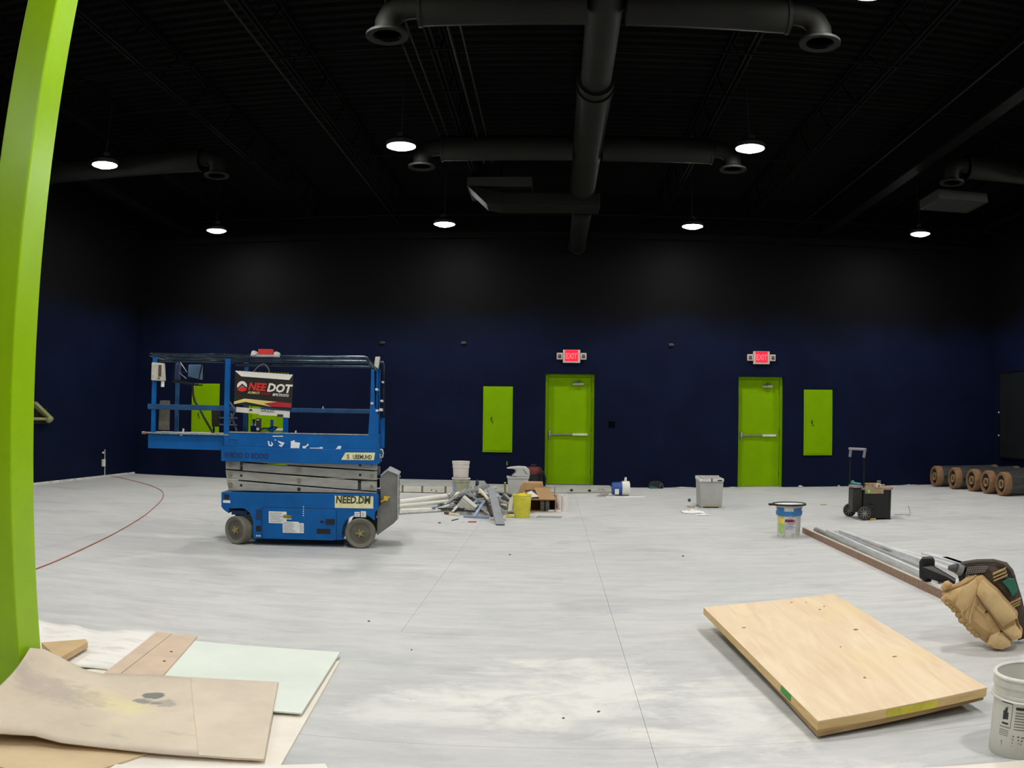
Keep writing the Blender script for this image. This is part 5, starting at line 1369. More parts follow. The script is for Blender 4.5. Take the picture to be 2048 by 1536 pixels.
# ---- five wrapped rolls by the right wall
WRAP = mat('dark film wrap', (66, 68, 66), 0.28, var=0.3, scale=5, stretch=(0.6, 3, 3))
RBR = mat('brown roll end', (132, 98, 68), 0.8, var=0.2, scale=16)
RCORE = mat('roll core card', (150, 130, 92), 0.7, var=0.2, scale=20)
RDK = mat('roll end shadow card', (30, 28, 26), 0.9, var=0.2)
def roll(x, y, ln_, r, ang, lb):
    t = thing('material_roll', lb, 'roll', (x, y, r), ang, 'wrapped rolls by the right wall')
    rot = Matrix.Rotation(PI/2, 4, 'Y')
    def lat(p, c=True): return MB().lathe(p, 36, closed=c).xf(rot)
    lat([(r*0.985, 0.10), (r*0.985, ln_-0.10), (r*0.6, ln_-0.10), (r*0.6, 0.10)]).build('wrapped_body', WRAP, t, smooth=True)
    lat([(r*0.74, 0.0), (r*0.93, 0.0), (r, 0.02), (r, 0.13), (r*0.96, 0.14), (r*0.74, 0.14)]).build('end_band', RBR, t, smooth=True)
    lat([(r*0.74, ln_-0.14), (r*0.96, ln_-0.14), (r, ln_-0.13), (r, ln_-0.02), (r*0.93, ln_), (r*0.74, ln_)]).build('end_band', RBR, t, smooth=True)
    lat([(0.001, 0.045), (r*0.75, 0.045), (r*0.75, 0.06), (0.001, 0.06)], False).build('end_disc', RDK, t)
    lat([(r*0.26, 0.005), (r*0.38, 0.005), (r*0.38, 0.06), (r*0.26, 0.06)]).build('core', RCORE, t, smooth=True)
    return t
roll(7.55, 15.62, 1.46, 0.205, R(-1), 'dark wrapped roll with brown end, farthest of the five by the right wall')
roll(7.62, 14.93, 1.50, 0.205, R(-1.5), 'dark wrapped roll with brown end, second from the back wall')
roll(7.70, 14.30, 1.46, 0.205, R(1), 'dark wrapped roll with brown end, middle one of the five')
roll(7.69, 13.72, 1.46, 0.205, R(0), 'dark wrapped roll with brown end, fourth from the back wall')
roll(7.71, 13.19, 1.44, 0.205, R(-1), 'dark wrapped roll with brown end, nearest of the five')

# ---- long timber strip and steel lengths on the right
TIM = mat('brown timber strip', (150, 122, 102), 0.8, var=0.18, scale=4, stretch=(8, 0.8, 8))
TIMT = mat('pale timber face', (196, 186, 172), 0.8, var=0.1, scale=4)
def length(name, p, q, w, h, m, label, cat, top=None, parts=None):
    """straight bar from p to q lying on the floor"""
    p = Vector(p); q = Vector(q); d = q-p
    ang = math.atan2(d.y, d.x); L = math.hypot(d.x, d.y)
    pit = math.atan2(d.z, L)
    t = thing(name, label, cat, p, ang)
    rot = Matrix.Rotation(-pit, 4, 'Y')
    cuts = parts or [0.0, 1.0]
    LL = d.length
    for a, b in zip(cuts[:-1], cuts[1:]):
        MB().bounds((a*LL+0.003, -w/2, 0), (b*LL-0.003, w/2, h)).xf(rot).build('length', m, t, bevel=0.002)
    if top is not None:
        MB().bounds((0.003, -w/2+0.001, h), (LL-0.003, w/2-0.001, h+0.003)).xf(rot).build('top_face', top, t)
    return t
p_, q_ = (2.873, 9.332, 0.000), (2.795, 5.580, 0.000)
dirn = (Vector(q_)-Vector(p_)).normalized()
length('timber_strip', p_, tuple(Vector(q_)+dirn*0.95), 0.034, 0.064, TIM, 'long brown timber strip lying on the floor from the paint bucket to the tan bag', 'timber', TIMT, [0.0, 0.16, 0.42, 0.66, 1.0])
def pipe(p, q, r, m, label, cat='pipe', name='metal_pipe', hollow=True):
    p = Vector(p); q = Vector(q)
    t = thing(name, label, cat, p)
    d = (q-p)
    MB().cyl((0, 0, 0), d, r, 14).build('pipe_wall', m, t, smooth=True)
    if hollow:
        e = d.normalized()
        MB().cyl(-e*0.001, e*0.001, r*0.78, 12).build('bore', DARK, t)
    return t
PIPEG = mat('grey conduit', (150, 152, 148), 0.5, metal=0.3, var=0.15, scale=5)
PIPEP = mat('pinkish pipe', (178, 166, 162), 0.5, var=0.12, scale=5)
def chan(name, p, q, w, h, m, label, cat='metal stud'):
    """open C channel lying on its web from p to q"""
    p = Vector(p); q = Vector(q); d = q-p
    t = thing(name, label, cat, p, math.atan2(d.y, d.x))
    LL = d.length; rot = Matrix.Rotation(-math.asin(d.z/LL), 4, 'Y')
    MB().bounds((0, -w/2, h-0.003), (LL, w/2, h)).xf(rot).build('web', m, t)
    for s in (-1, 1):
        MB().bounds((0, s*w/2-0.0015, 0.0), (LL, s*w/2+0.0015, h-0.003)).xf(rot).build('flange', m, t)
    return t
GALW = mat('pale galvanised stud', (212, 213, 213), 0.45, metal=0.1, var=0.12, scale=8)
pipe((3.014, 9.303, 0.035), (2.871, 6.092, 0.035), 0.032, PIPEG, 'thick grey conduit next to the timber strip, open end at the paint bucket')
chan('metal_stud', (3.148, 9.282, 0.000), (3.028, 6.063, 0.000), 0.040, 0.040, GALW, 'pale steel stud beside the thick grey conduit')
chan('metal_stud', (3.208, 9.225, 0.000), (3.165, 6.110, 0.000), 0.034, 0.030, GALV, 'grey steel stud second from the thick grey conduit')
chan('metal_stud', (3.279, 9.165, 0.000), (3.325, 6.197, 0.000), 0.070, 0.045, GALW, 'broad pale steel stud under the black bracket foot')
pipe((3.277, 8.875, 0.020), (3.265, 7.896, 0.020), 0.019, PIPEP, 'short pinkish pipe on the outer side of the steel studs')
pipe((3.272, 7.859, 0.020), (3.372, 6.110, 0.020), 0.019, PIPEG, 'thin grey pipe on the outer side of the steel studs')
chan('metal_stud', (3.382, 7.831, 0.000), (3.533, 6.272, 0.000), 0.045, 0.03, GALW, 'short pale steel stud outside the thin grey pipe')
chan('metal_stud', (3.524, 7.420, 0.000), (3.658, 6.277, 0.000), 0.09, 0.035, GALW, 'wide pale steel channel behind the black bracket')
o = length('timber_offcut', (3.582, 7.117, 0.000), (3.592, 6.565, 0.000), 0.06, 0.035, mat('olive timber', (150, 136, 80), 0.8, var=0.2), 'flat timber offcut on the steel channel behind the tan bag', 'timber')

# ---- black T shaped bracket lying on the studs
TB = math.atan2(2.98, 5.75)
bk = thing('black_bracket', 'black steel bracket with a rounded foot plate lying on the steel studs', 'bracket', (2.98, 5.75, 0), -TB)
BLK = mat('satin black steel', (22, 22, 22), 0.38, var=0.2, scale=12, spec=0.5)
fp = [(-0.269, 0.212), (-0.247, 0.246), (-0.173, 0.253), (-0.148, 0.227), (-0.144, 0.137), (-0.162, 0.077), (-0.213, 0.064), (-0.261, 0.088)]
MB().prism(fp, 0.02, 0.075, 'v').build('foot_plate', BLK, bk, bevel=0.014, seg=3)
br = [(-0.237, 0.184), (-0.164, 0.194), (0.022, 0.097), (0.019, 0.046), (-0.175, 0.099), (-0.211, 0.129)]
bar = MB().prism(br, -0.05, 0.02, 'v').build('square_bar', BLK, bk, bevel=0.004)
MB().prism([(-0.232, 0.186), (-0.164, 0.195), (0.022, 0.100), (0.016, 0.085), (-0.056, 0.123)], -0.052, -0.046, 'v').build('grey_face', mat('grey bar steel', (112, 110, 106), 0.5, var=0.1), bar)  # plain grey plate along the upper side of the black bar
gt = (-0.213, 0.067)
MB().prism([(-0.211, 0.076), (-0.165, 0.080), (-0.166, 0.069), (-0.210, 0.066)], 0.0, 0.10, 'v').build('end_pad', DARK, bk)

# ---- tan canvas tool bag tipped over at the end of the strip
BG = math.atan2(2.48, 4.12)
bag = thing('tool_bag', 'crumpled tan canvas tool bag tipped over beside the plywood panel', 'tool bag', (2.48, 4.12, 0), -BG)
CANV = mat('tan canvas', (196, 164, 114), 0.85, var=0.1, scale=9, bump=0.35, bscale=22)
CANV2 = mat('lighter tan canvas', (208, 178, 128), 0.85, var=0.1, scale=9, bump=0.35, bscale=22)
BRN = mat('dark bag lining', (74, 62, 50), 0.8, var=0.3, scale=14)
front = [(-0.366, 0.296), (-0.308, 0.318), (-0.253, 0.341), (-0.216, 0.359), (-0.176, 0.396), (-0.142, 0.401), (-0.101, 0.368), (-0.051, 0.332), (-0.014, 0.292), (0.033, 0.247), (0.073, 0.207), (0.081, 0.191), (0.066, 0.167), (0.079, 0.144), (0.117, 0.104), (0.114, 0.081), (0.062, 0.057), (0.056, 0.032), (0.017, 0.010), (-0.027, 0.012), (-0.094, 0.033), (-0.140, 0.063), (-0.172, 0.087), (-0.214, 0.115), (-0.242, 0.143), (-0.262, 0.180), (-0.291, 0.213), (-0.328, 0.241), (-0.356, 0.269)]
def puffy(poly, v0, v1, m, name, parent, amp=0.018, cuts=5):
    """an outline filled with a grid-like triangulation, both faces pushed out into soft lumps"""
    bm = bmesh.new()
    vs = [bm.verts.new((p[0], 0, p[1])) for p in poly]
    f = bm.faces.new(vs)
    r = bmesh.ops.triangulate(bm, faces=[f])
    bmesh.ops.subdivide_edges(bm, edges=bm.edges[:], cuts=cuts, use_grid_fill=True)
    bmesh.ops.triangulate(bm, faces=bm.faces[:])
    bmesh.ops.beautify_fill(bm, faces=bm.faces[:], edges=bm.edges[:])
    cx = sum(p[0] for p in poly)/len(poly); cz = sum(p[1] for p in poly)/len(poly)
    n = len(poly)
    def edge_d(x, z):
        best = 9
        for i in range(n):
            a = Vector(poly[i]); b = Vector(poly[(i+1) % n]); p = Vector((x, z))
            ab = b-a; t_ = max(0, min(1, (p-a).dot(ab)/max(1e-9, ab.dot(ab))))
            best = min(best, (a+ab*t_-p).length)
        return best
    F_ = [[v.index for v in fc.verts] for fc in bm.faces] if False else None
    bm.verts.index_update(); bm.verts.ensure_lookup_table()
    P = [v.co.copy() for v in bm.verts]
    fcs = [tuple(v.index for v in fc.verts) for fc in bm.faces]
    bed = [tuple(v.index for v in e.verts) for e in bm.edges if len(e.link_faces) == 1]
    bm.free()
    mid = (v0+v1)/2
    fr = []; bk_ = []
    for p in P:
        e = edge_d(p.x, p.z)
        k = min(1.0, e/0.05); k = math.sin(k*PI/2)
        wob = amp*(0.6*math.sin(p.x*31+p.z*17)+0.5*math.sin(p.z*43-p.x*12+1.3)+0.3*math.sin(p.x*77+p.z*60))
        fr.append((p.x, mid+(v0-mid)*(0.45+0.55*k)+wob*k, p.z)); bk_.append((p.x, mid+(v1-mid)*(0.45+0.55*k), p.z))
    N_ = len(P)
    mb = MB().add(fr+bk_, fcs+[tuple(i+N_ for i in reversed(f_)) for f_ in fcs]+[(a, b, b+N_, a+N_) for a, b in bed])
    return mb.build(name, m, parent, smooth=True)
puffy(front, -0.02, 0.16, CANV, 'bag_body', bag, 0.012, 3)
puffy([(-0.139, 0.393), (-0.101, 0.363), (-0.051, 0.328), (-0.013, 0.287), (0.033, 0.243), (0.077, 0.193), (0.036, 0.166), (-0.001, 0.141), (-0.053, 0.194), (-0.100, 0.242), (-0.142, 0.283), (-0.163, 0.311), (-0.162, 0.353)], -0.055, 0.02, CANV2, 'top_flap', bag, 0.006, 2)
puffy([(-0.253, 0.335), (-0.176, 0.392), (-0.162, 0.357), (-0.165, 0.303), (-0.182, 0.256), (-0.239, 0.207), (-0.281, 0.251)], -0.040, 0.02, CANV2, 'side_pocket', bag, 0.006, 2)
puffy([(-0.066, 0.087), (-0.005, 0.116), (0.054, 0.072), (0.053, 0.036), (0.014, 0.015), (-0.031, 0.017), (-0.081, 0.034)], -0.060, 0.02, CANV2, 'end_pocket', bag, 0.005, 2)
puffy([(0.004, 0.114), (0.069, 0.153), (0.115, 0.104), (0.112, 0.083), (0.063, 0.062)], -0.050, 0.02, CANV2, 'end_pocket', bag, 0.005, 2)
SEAM = mat('dark seam', (112, 88, 56), 0.9)
MB().tube([(p[0], -0.046, p[1]) for p in ((-0.164, 0.313), (-0.137, 0.279), (-0.099, 0.236), (-0.056, 0.185), (-0.013, 0.132), (0.026, 0.094), (0.056, 0.070))], 0.004, 6).build('seam', SEAM, bag)
MB().tube([(p[0], -0.038, p[1]) for p in ((-0.164, 0.301), (-0.178, 0.252), (-0.189, 0.201), (-0.191, 0.154))], 0.004, 6).build('seam', CANV2, bag)
MB().tube([(p[0], -0.034, p[1]) for p in ((-0.223, 0.275), (-0.234, 0.232), (-0.242, 0.198))], 0.004, 6).build('seam', CANV2, bag)
MB().prism([(-0.110, 0.217), (-0.101, 0.228), (-0.089, 0.226), (-0.089, 0.220)], -0.045, -0.030, 'v').build('tear', DARK, bag)
MB().prism([(-0.014, 0.120), (-0.007, 0.125), (-0.000, 0.118), (-0.007, 0.114)], -0.062, -0.045, 'v').build('tear', DARK, bag)
# knotted edge down the left
for (p, r) in (((-0.349, 0.265), 0.020), ((-0.326, 0.244), 0.022), ((-0.307, 0.227), 0.018), ((-0.286, 0.208), 0.020), ((-0.258, 0.180), 0.022), ((-0.234, 0.152), 0.026), ((-0.209, 0.132), 0.022), ((-0.187, 0.110), 0.024), ((-0.164, 0.089), 0.022), ((-0.145, 0.071), 0.020), ((-0.352, 0.333), 0.022), ((-0.340, 0.346), 0.024)):
    MB().ball((p[0], 0.03, p[1]+0.004), r, 10, 7, (1.1, 1.3, 0.9)).build('edge_knot', CANV, bag, smooth=True)
puffy([(-0.366, 0.294), (-0.365, 0.345), (-0.341, 0.360), (-0.309, 0.339), (-0.272, 0.357), (-0.239, 0.383), (-0.176, 0.402), (-0.216, 0.359), (-0.253, 0.339), (-0.308, 0.318)], 0.04, 0.14, CANV2, 'rolled_edge', bag, 0.006, 2)
# dark rear half with teal patch, strap and mesh
puffy([(-0.278, 0.449), (-0.189, 0.466), (-0.087, 0.471), (-0.005, 0.453), (0.037, 0.409), (0.069, 0.327), (0.102, 0.246), (0.127, 0.163), (0.155, 0.089), (0.156, 0.040), (0.098, 0.022), (0.064, 0.098), (0.020, 0.201), (-0.074, 0.298), (-0.174, 0.377), (-0.253, 0.391)], 0.10, 0.30, BRN, 'rear_body', bag, 0.008, 2)
TEAL = mat('teal fabric', (44, 108, 92), 0.8, var=0.2, scale=14)
MB().prism([(-0.028, 0.370), (0.013, 0.389), (0.043, 0.386), (0.070, 0.319), (0.043, 0.285), (0.013, 0.330)], 0.075, 0.105, 'v').build('teal_patch', TEAL, bag, bevel=0.006)
OLV = mat('striped webbing', (176, 152, 104), 0.8, var=0.15, scale=20)
for k in range(3):
    a = (-0.083, 0.414); b = (-0.009, 0.449); dz = 0.011*k
    MB().prism([(a[0]+0.004*k, a[1]-dz*1.6), (b[0]+0.006*k, b[1]-dz*1.6), (b[0]+0.006*k, b[1]-dz*1.6-0.010), (a[0]+0.004*k, a[1]-dz*1.6-0.010)], 0.07, 0.10, 'v').build('webbing', OLV, bag)
    a = (0.028, 0.251); b = (0.090, 0.283)
    MB().prism([(a[0], a[1]-dz*1.4), (b[0], b[1]-dz*1.4), (b[0], b[1]-dz*1.4-0.008), (a[0], a[1]-dz*1.4-0.008)], 0.075, 0.10, 'v').build('webbing', OLV, bag)
MB().tube([(p[0], 0.12, p[1]) for p in ((-0.274, 0.451), (-0.215, 0.465), (-0.138, 0.473), (-0.074, 0.475), (-0.022, 0.460), (0.019, 0.429), (0.043, 0.389))], 0.011, 8).build('strap', mat('grey brown strap', (84, 76, 70), 0.8, var=0.2), bag, smooth=True)
ms = MB()
a, b, c_, d_ = [Vector(p) for p in ((-0.226, 0.444), (-0.113, 0.452), (-0.133, 0.420), (-0.239, 0.406))]
for k in range(9):
    p, q = a.lerp(b, k/8), d_.lerp(c_, k/8)
    ms.cyl((p.x, 0.085, p.y), (q.x, 0.075, q.y), 0.0022, 5)
for k in range(4):
    p, q = a.lerp(d_, k/3), b.lerp(c_, k/3)
    ms.cyl((p.x, 0.083, p.y), (q.x, 0.083, q.y), 0.0022, 5)
ms.build('mesh_pocket', mat('grey mesh', (130, 126, 126), 0.6), bag)
t = thing('cordless_drill', 'grey drill nose poking out of the tan canvas bag', 'drill', (2.48, 4.12, 0), -BG)
a, b = (-0.346, 0.434), (-0.270, 0.420)
MB().cyl((a[0], 0.10, a[1]), (a[0]+0.05, 0.105, a[1]-0.002), 0.012, 12, r1=0.030).build('chuck', mat('dark chuck', (70, 70, 74), 0.4), t, smooth=True)
MB().cyl((a[0]+0.05, 0.105, a[1]-0.002), (b[0], 0.12, b[1]), 0.030, 14, r1=0.036).build('gear_case', mat('grey gear case', (128, 130, 134), 0.45, var=0.15, scale=14), t, smooth=True)
MB().box((b[0]+0.01, 0.13, b[1]-0.05), (0.04, 0.06, 0.10), (0, R(-15), 0)).build('grip', DARK, t, bevel=0.01)

# ================================================================== DEBRIS BY THE BACK WALL
# low wooden platform left of the first exit door
pf = thing('low_platform', 'low pale boarded platform along the back wall behind the debris pile', 'platform', (-2.75, 14.3, 0))
MB().bounds((-1.6, 0.02, 0.0), (1.48, YB-14.3, 0.10)).build('platform_top', mat('grey platform top', (170, 172, 166), 0.8, var=0.12, scale=4), pf)
fb = [-1.6, -0.9, 0.28-0.06, 0.62-0.06, 1.02-0.06, 1.48]
for k in range(5):
    MB().bounds((fb[k]+0.015, -0.012, 0.012), (fb[k+1]-0.015, 0.02, 0.105)).build('front_board', mat('cream front board', (218, 214, 198), 0.7, var=0.08, scale=6), pf, bevel=0.003)
    if k:
        MB().bounds((fb[k]-0.014, -0.016, 0.0), (fb[k]+0.014, 0.02, 0.125)).build('clip', mat('dull steel clip', (110, 112, 112), 0.5), pf)
for (px_, z) in ((0.10, 0.05), (0.72, 0.055), (0.80, 0.04)):
    MB().cyl((px_, -0.014, z), (px_, -0.011, z), 0.016, 8).build('knot', KNOT, pf)

# stacked buckets
b3 = thing('plastic_bucket', 'grey green smeared bucket, lower of the two stacked behind the debris', 'bucket', (-1.42, 13.30, 0))
bucket_parts(b3, 0.122, 0.138, 0.345, mat('smeared bucket', (176, 172, 156), 0.6, col2=(140, 148, 116), scale=7, stretch=(1, 1, 0.4), lo=0.4, hi=0.7), WHITEPL, (0.82, 0.91))
fa = math.degrees(math.atan2(-13.3, 1.42))
kw = dict(rb=0.1225, rt_=0.1385, h=0.345)
wrap(b3, [(fa-70, 0.04, fa-35, 0.27)], mat('pale blue label', (140, 160, 190), 0.6, var=0.15, scale=14), 'blue_label', eps=0.002, **kw)
wrap(b3, [(fa-28, 0.05, fa-12, 0.30)], mat('olive smear', (172, 174, 120), 0.7, var=0.15, scale=14), 'olive_smear', eps=0.002, **kw)
b4 = thing('plastic_bucket', 'white bucket, upper of the two stacked behind the debris', 'bucket', (-1.425, 13.30, 0.3455))
bucket_parts(b4, 0.115, 0.132, 0.26, mat('pinkish white bucket', (226, 218, 212), 0.55, var=0.05), WHITEPL, (0.62, 0.84))

# grey swing bin with its lid tipped up
GB = mat('pale grey bin', (196, 198, 194), 0.55, var=0.06, scale=5)
gb = thing('swing_bin', 'pale grey waste bin with its lid tipped open behind the cardboard boxes', 'waste bin', (-0.50, 12.62, 0), R(6))
MB().add([(-0.11, -0.09, 0), (0.11, -0.09, 0), (0.11, 0.09, 0), (-0.11, 0.09, 0), (-0.15, -0.12, 0.41), (0.15, -0.12, 0.41), (0.15, 0.12, 0.41), (-0.15, 0.12, 0.41)], [(3, 2, 1, 0), (0, 1, 5, 4), (1, 2, 6, 5), (2, 3, 7, 6), (3, 0, 4, 7)]).build('bin_body', GB, gb, solid=0.006)
MB().bounds((-0.16, -0.13, 0.40), (0.16, -0.11, 0.425)).bounds((-0.16, 0.11, 0.40), (0.16, 0.13, 0.425)).bounds((-0.16, -0.11, 0.40), (-0.14, 0.11, 0.425)).bounds((0.14, -0.11, 0.40), (0.16, 0.11, 0.425)).build('bin_rim', GB, gb)
lid = [(-0.17, 0.545), (-0.10, 0.565), (0.02, 0.575), (0.12, 0.57), (0.165, 0.53), (0.17, 0.425), (0.0, 0.425), (-0.09, 0.435), (-0.04, 0.48), (-0.03, 0.52), (-0.08, 0.54)]
MB().prism(lid, -0.12, 0.12, 'v').build('lid', GB, gb, bevel=0.012)
MB().prism([(0.06, 0.545), (0.07, 0.545), (0.135, 0.465), (0.12, 0.465)], -0.123, -0.118, 'v').build('lid_slot', mat('grey slot', (110, 110, 108), 0.6), gb)

# dark shop vacuum behind
vc = thing('shop_vacuum', 'dark red and black shop vacuum against the wall left of the first exit door', 'vacuum', (-0.33, 15.55, 0.041))
MB().lathe([(0.0, 0.0), (0.14, 0.0), (0.16, 0.04), (0.16, 0.24), (0.0, 0.24)], 24).build('tank', mat('vacuum black', (20, 20, 24), 0.5), vc, smooth=True)
MB().lathe([(0.0, 0.24), (0.165, 0.24), (0.165, 0.30), (0.13, 0.37), (0.0, 0.39)], 24).build('motor_head', mat('vacuum dark red', (96, 22, 24), 0.45, var=0.2), vc, smooth=True)
MB().tube([(0.10, -0.12, 0.26), (0.18, -0.16, 0.30), (0.22, -0.10, 0.16), (0.20, 0.0, 0.03)], 0.022, 8).build('hose', DARK, vc, smooth=True)
MB().bounds((-0.05, -0.03, 0.38), (0.05, 0.03, 0.42)).build('handle', DARK, vc, bevel=0.01)

# yellow bucket
yb = thing('yellow_bin', 'yellow plastic waste bin in front of the cardboard boxes', 'waste bin', (-0.375, 10.95, 0))
MB().lathe([(0.001, 0.0), (0.092, 0.0), (0.097, 0.008), (0.114, 0.245), (0.119, 0.25), (0.119, 0.275), (0.124, 0.28), (0.126, 0.298), (0.118, 0.298), (0.112, 0.27), (0.090, 0.01), (0.001, 0.01)], 28).build('bin_body', YELLOWPL, yb, smooth=True)
yr = MB()
for k in range(22):
    a = 2*PI*k/22
    yr.cyl((0.1005*math.cos(a), 0.1005*math.sin(a), 0.03), (0.1145*math.cos(a), 0.1145*math.sin(a), 0.235), 0.003, 5)
yr.build('ribs', YELLOWPL, yb)
tag(crumple('yellow_rag', (-0.37, 10.95), 0.07, 0.07, 0.08, mat('bright yellow cloth', (232, 214, 40), 0.8), 'bright yellow rag in the mouth of the yellow bin', 'rag', 6), 'bright yellow rag in the mouth of the yellow bin', 'rag').location.z = 0.275
crumple('yellow_scrap', (-0.542, 10.963, 0.000), 0.06, 0.05, 0.05, mat('yellow paper', (222, 210, 90), 0.8), 'small yellow scrap on the floor left of the yellow bin', 'scrap', 5)

# cardboard boxes
CB = mat('carton brown', (186, 148, 106), 0.85, var=0.06, scale=6)
CBD = mat('carton shaded brown', (128, 98, 64), 0.9, var=0.1)  # darker carton copy with shade painted in
bx1 = thing('cardboard_box', 'open cardboard box on its side with grey blocks inside, right of the yellow bin', 'cardboard box', (-0.10, 11.62, 0))
MB().bounds((-0.26, 0.0, 0.0), (0.16, 0.36, 0.008)).build('bottom_panel', CB, bx1)
MB().bounds((-0.26, 0.0, 0.165), (0.16, 0.36, 0.173)).build('top_panel', CB, bx1)
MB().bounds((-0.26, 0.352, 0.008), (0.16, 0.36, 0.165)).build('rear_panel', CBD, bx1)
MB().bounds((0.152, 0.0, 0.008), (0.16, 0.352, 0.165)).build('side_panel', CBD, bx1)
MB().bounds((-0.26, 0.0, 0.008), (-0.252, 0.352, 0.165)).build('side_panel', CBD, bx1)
MB().add([(-0.06, -0.01, 0.178), (0.16, -0.01, 0.178), (0.07, 0.10, 0.33), (-0.14, 0.10, 0.33)], [(0, 1, 2, 3)]).build('open_flap', CB, bx1, solid=0.006)
MB().box((-0.23, -0.10, 0.13), (0.006, 0.22, 0.26), (0, R(3), R(6))).build('front_flap', CB, bx1)
for (lb, x0) in (('grey block stack in the cardboard box, the left one', -0.02), ('grey block stack in the cardboard box, the right one', 0.05)):
    bs = thing('block_stack', lb, 'blocks', (-0.10+x0, 11.66, 0.009))
    for k in range(5):
        MB().bounds((-0.028, 0.0, k*0.029), (0.028, 0.16, k*0.029+0.026)).build('block', mat('dark grey block', (92, 94, 94), 0.7, var=0.1), bs, bevel=0.003)
bx2 = thing('cardboard_box', 'closed cardboard box tilted on top of the open one', 'cardboard box', (-0.36, 11.72, 0.174), R(-2))
MB().prism([(-0.12, 0.0), (0.26, 0.0), (0.225, 0.22), (-0.03, 0.22), (-0.08, 0.16)], 0.05, 0.33, 'v').build('carton', CB, bx2, bevel=0.004)
MB().prism([(-0.02, 0.012), (0.245, 0.012), (0.225, 0.115), (0.0, 0.115)], 0.044, 0.050, 'v').build('shaded_front', CBD, bx2)  # dark front and paler upper strip paint in the carton's shade and light
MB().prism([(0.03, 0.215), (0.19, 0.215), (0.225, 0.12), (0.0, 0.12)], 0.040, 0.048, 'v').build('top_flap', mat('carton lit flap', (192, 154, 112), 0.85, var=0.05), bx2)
o = MB().prism([(0.0, 0.0), (0.16, 0.02), (0.06, 0.10), (0.0, 0.075)], 0.0, 0.004, 'v').build('paper_sheet', PAPER, loc=(-0.33, 11.58, 0.20), rot=(R(-20), 0, 0))
tag(o, 'torn white paper sheet leaning on the tilted cardboard box', 'paper')
o = MB().prism([(0.0, 0.0), (0.05, 0.01), (0.09, 0.24), (0.02, 0.16)], 0.0, 0.004, 'v').build('paper_sheet', PAPER, loc=(-0.56, 10.98, 0.075))
tag(o, 'crumpled white paper strip left of the yellow bin', 'paper')
# white rolls and brown paper right of the boxes
for (px_, py_, r, h, lb) in ((1127, 1023, 0.045, 0.22, 'white paper roll standing right of the cardboard boxes, the nearer one'), (1118, 1018, 0.030, 0.23, 'white paper roll standing right of the cardboard boxes, the farther one')):
    t = thing('paper_roll', lb, 'paper roll', (0.185 if r > 0.04 else 0.105, 11.78 if r > 0.04 else 11.98, 0))
    MB().lathe([(r*0.3, 0.0), (r, 0.0), (r, h), (r*0.3, h)], 20, closed=True).build('wound_paper', mat('pinkish white paper', (232, 226, 222), 0.8, var=0.04), t, smooth=True)
    MB().lathe([(r*0.26, 0.001), (r*0.3, 0.001), (r*0.3, h+0.004), (r*0.26, h+0.004)], 14, closed=True).build('core', KRAFT, t)
o = MB().bounds((-0.05, -0.005, 0.0), (0.05, 0.005, 0.20)).build('brown_panel', mat('brown paper panel', (168, 134, 98), 0.8, var=0.12, scale=20, stretch=(6, 1, 1)), loc=(0.04, 12.12, 0.0), rot=(R(-8), 0, 0))
tag(o, 'upright brown paper panel between the boxes and the white rolls', 'paper')
o = MB().bounds((-0.12, -0.06, 0), (0.06, 0.06, 0.028)).build('white_tray', mat('white tray', (228, 222, 220), 0.6), loc=(0.08, 11.70, 0), bevel=0.005)
tag(o, 'flat white tray on the floor in front of the white paper rolls', 'tray')
t = thing('stemmed_stopper', 'black stopper on a thin stem behind the white paper rolls', 'stopper', (0.05, 13.6, 0))
MB().ball((0, 0, 0.04), 0.04, 12, 8, (1, 1, 0.9)).build('knob', DARK, t, smooth=True)
MB().cyl((0, 0, 0.07), (0.01, 0, 0.20), 0.008, 8).build('stem', mat('grey stem', (130, 130, 124), 0.5), t)
for (px_, py_, lb) in ((1143, 982, 'small black stopper on the step, left of the pair'), (1179, 983, 'small black stopper on the step, right of the pair'), (1075, 975, 'small black stopper on the step behind the boxes')):
    c_ = {1143: (0.350, 14.671, 0.040), 1179: (0.658, 14.600, 0.040), 1075: (-0.250, 15.360, 0.040)}[px_]
    o = tag(MB().ball((0, 0, 0.022), 0.030, 10, 7, (1, 1, 0.75)).build('black_stopper', DARK, loc=(c_[0], c_[1], 0.041), smooth=True), lb, 'stopper')
o = MB().bounds((-0.16, -0.10, 0), (0.16, 0.10, 0.006)).build('grey_mat', mat('grey mat', (150, 152, 152), 0.8), loc=(-0.02, 11.02, 0), rot=(0, 0, R(-8)))
tag(o, 'flat grey mat on the floor in front of the open cardboard box', 'mat')

# blue white bucket lying on the step edge, and litter
bl = thing('plastic_bucket', 'blue and white bucket lying on its side below the black wall box', 'bucket', (1.03, 14.35, 0.125), R(4))
rot = Matrix.Rotation(PI/2, 4, 'Y')
MB().lathe([(0.001, 0.0), (0.105, 0.0), (0.118, 0.22), (0.114, 0.22), (0.10, 0.01), (0.001, 0.01)], 28).xf(rot).build('body', mat('royal blue plastic', (34, 74, 140), 0.45, var=0.12), bl, smooth=True)
MB().lathe([(0.118, 0.16), (0.122, 0.16), (0.124, 0.29), (0.0, 0.29), (0.0, 0.285), (0.118, 0.28)], 28, closed=True).xf(rot).build('white_end', WHITEPL, bl, smooth=True)
MB().prism([(0.03, -0.09), (0.10, -0.09), (0.10, 0.0), (0.03, 0.0)], -0.122, -0.118, 'v').build('label', STICKER, bl)
MB().prism([(0.20, 0.11), (0.25, 0.11), (0.245, 0.19), (0.215, 0.19)], -0.02, 0.02, 'v').build('spout', WHITEPL, bl, bevel=0.006)
o = MB().bounds((-0.30, -0.07, 0), (0.34, 0.07, 0.006)).build('white_sheet', PAPER, loc=(1.22, 14.12, 0))
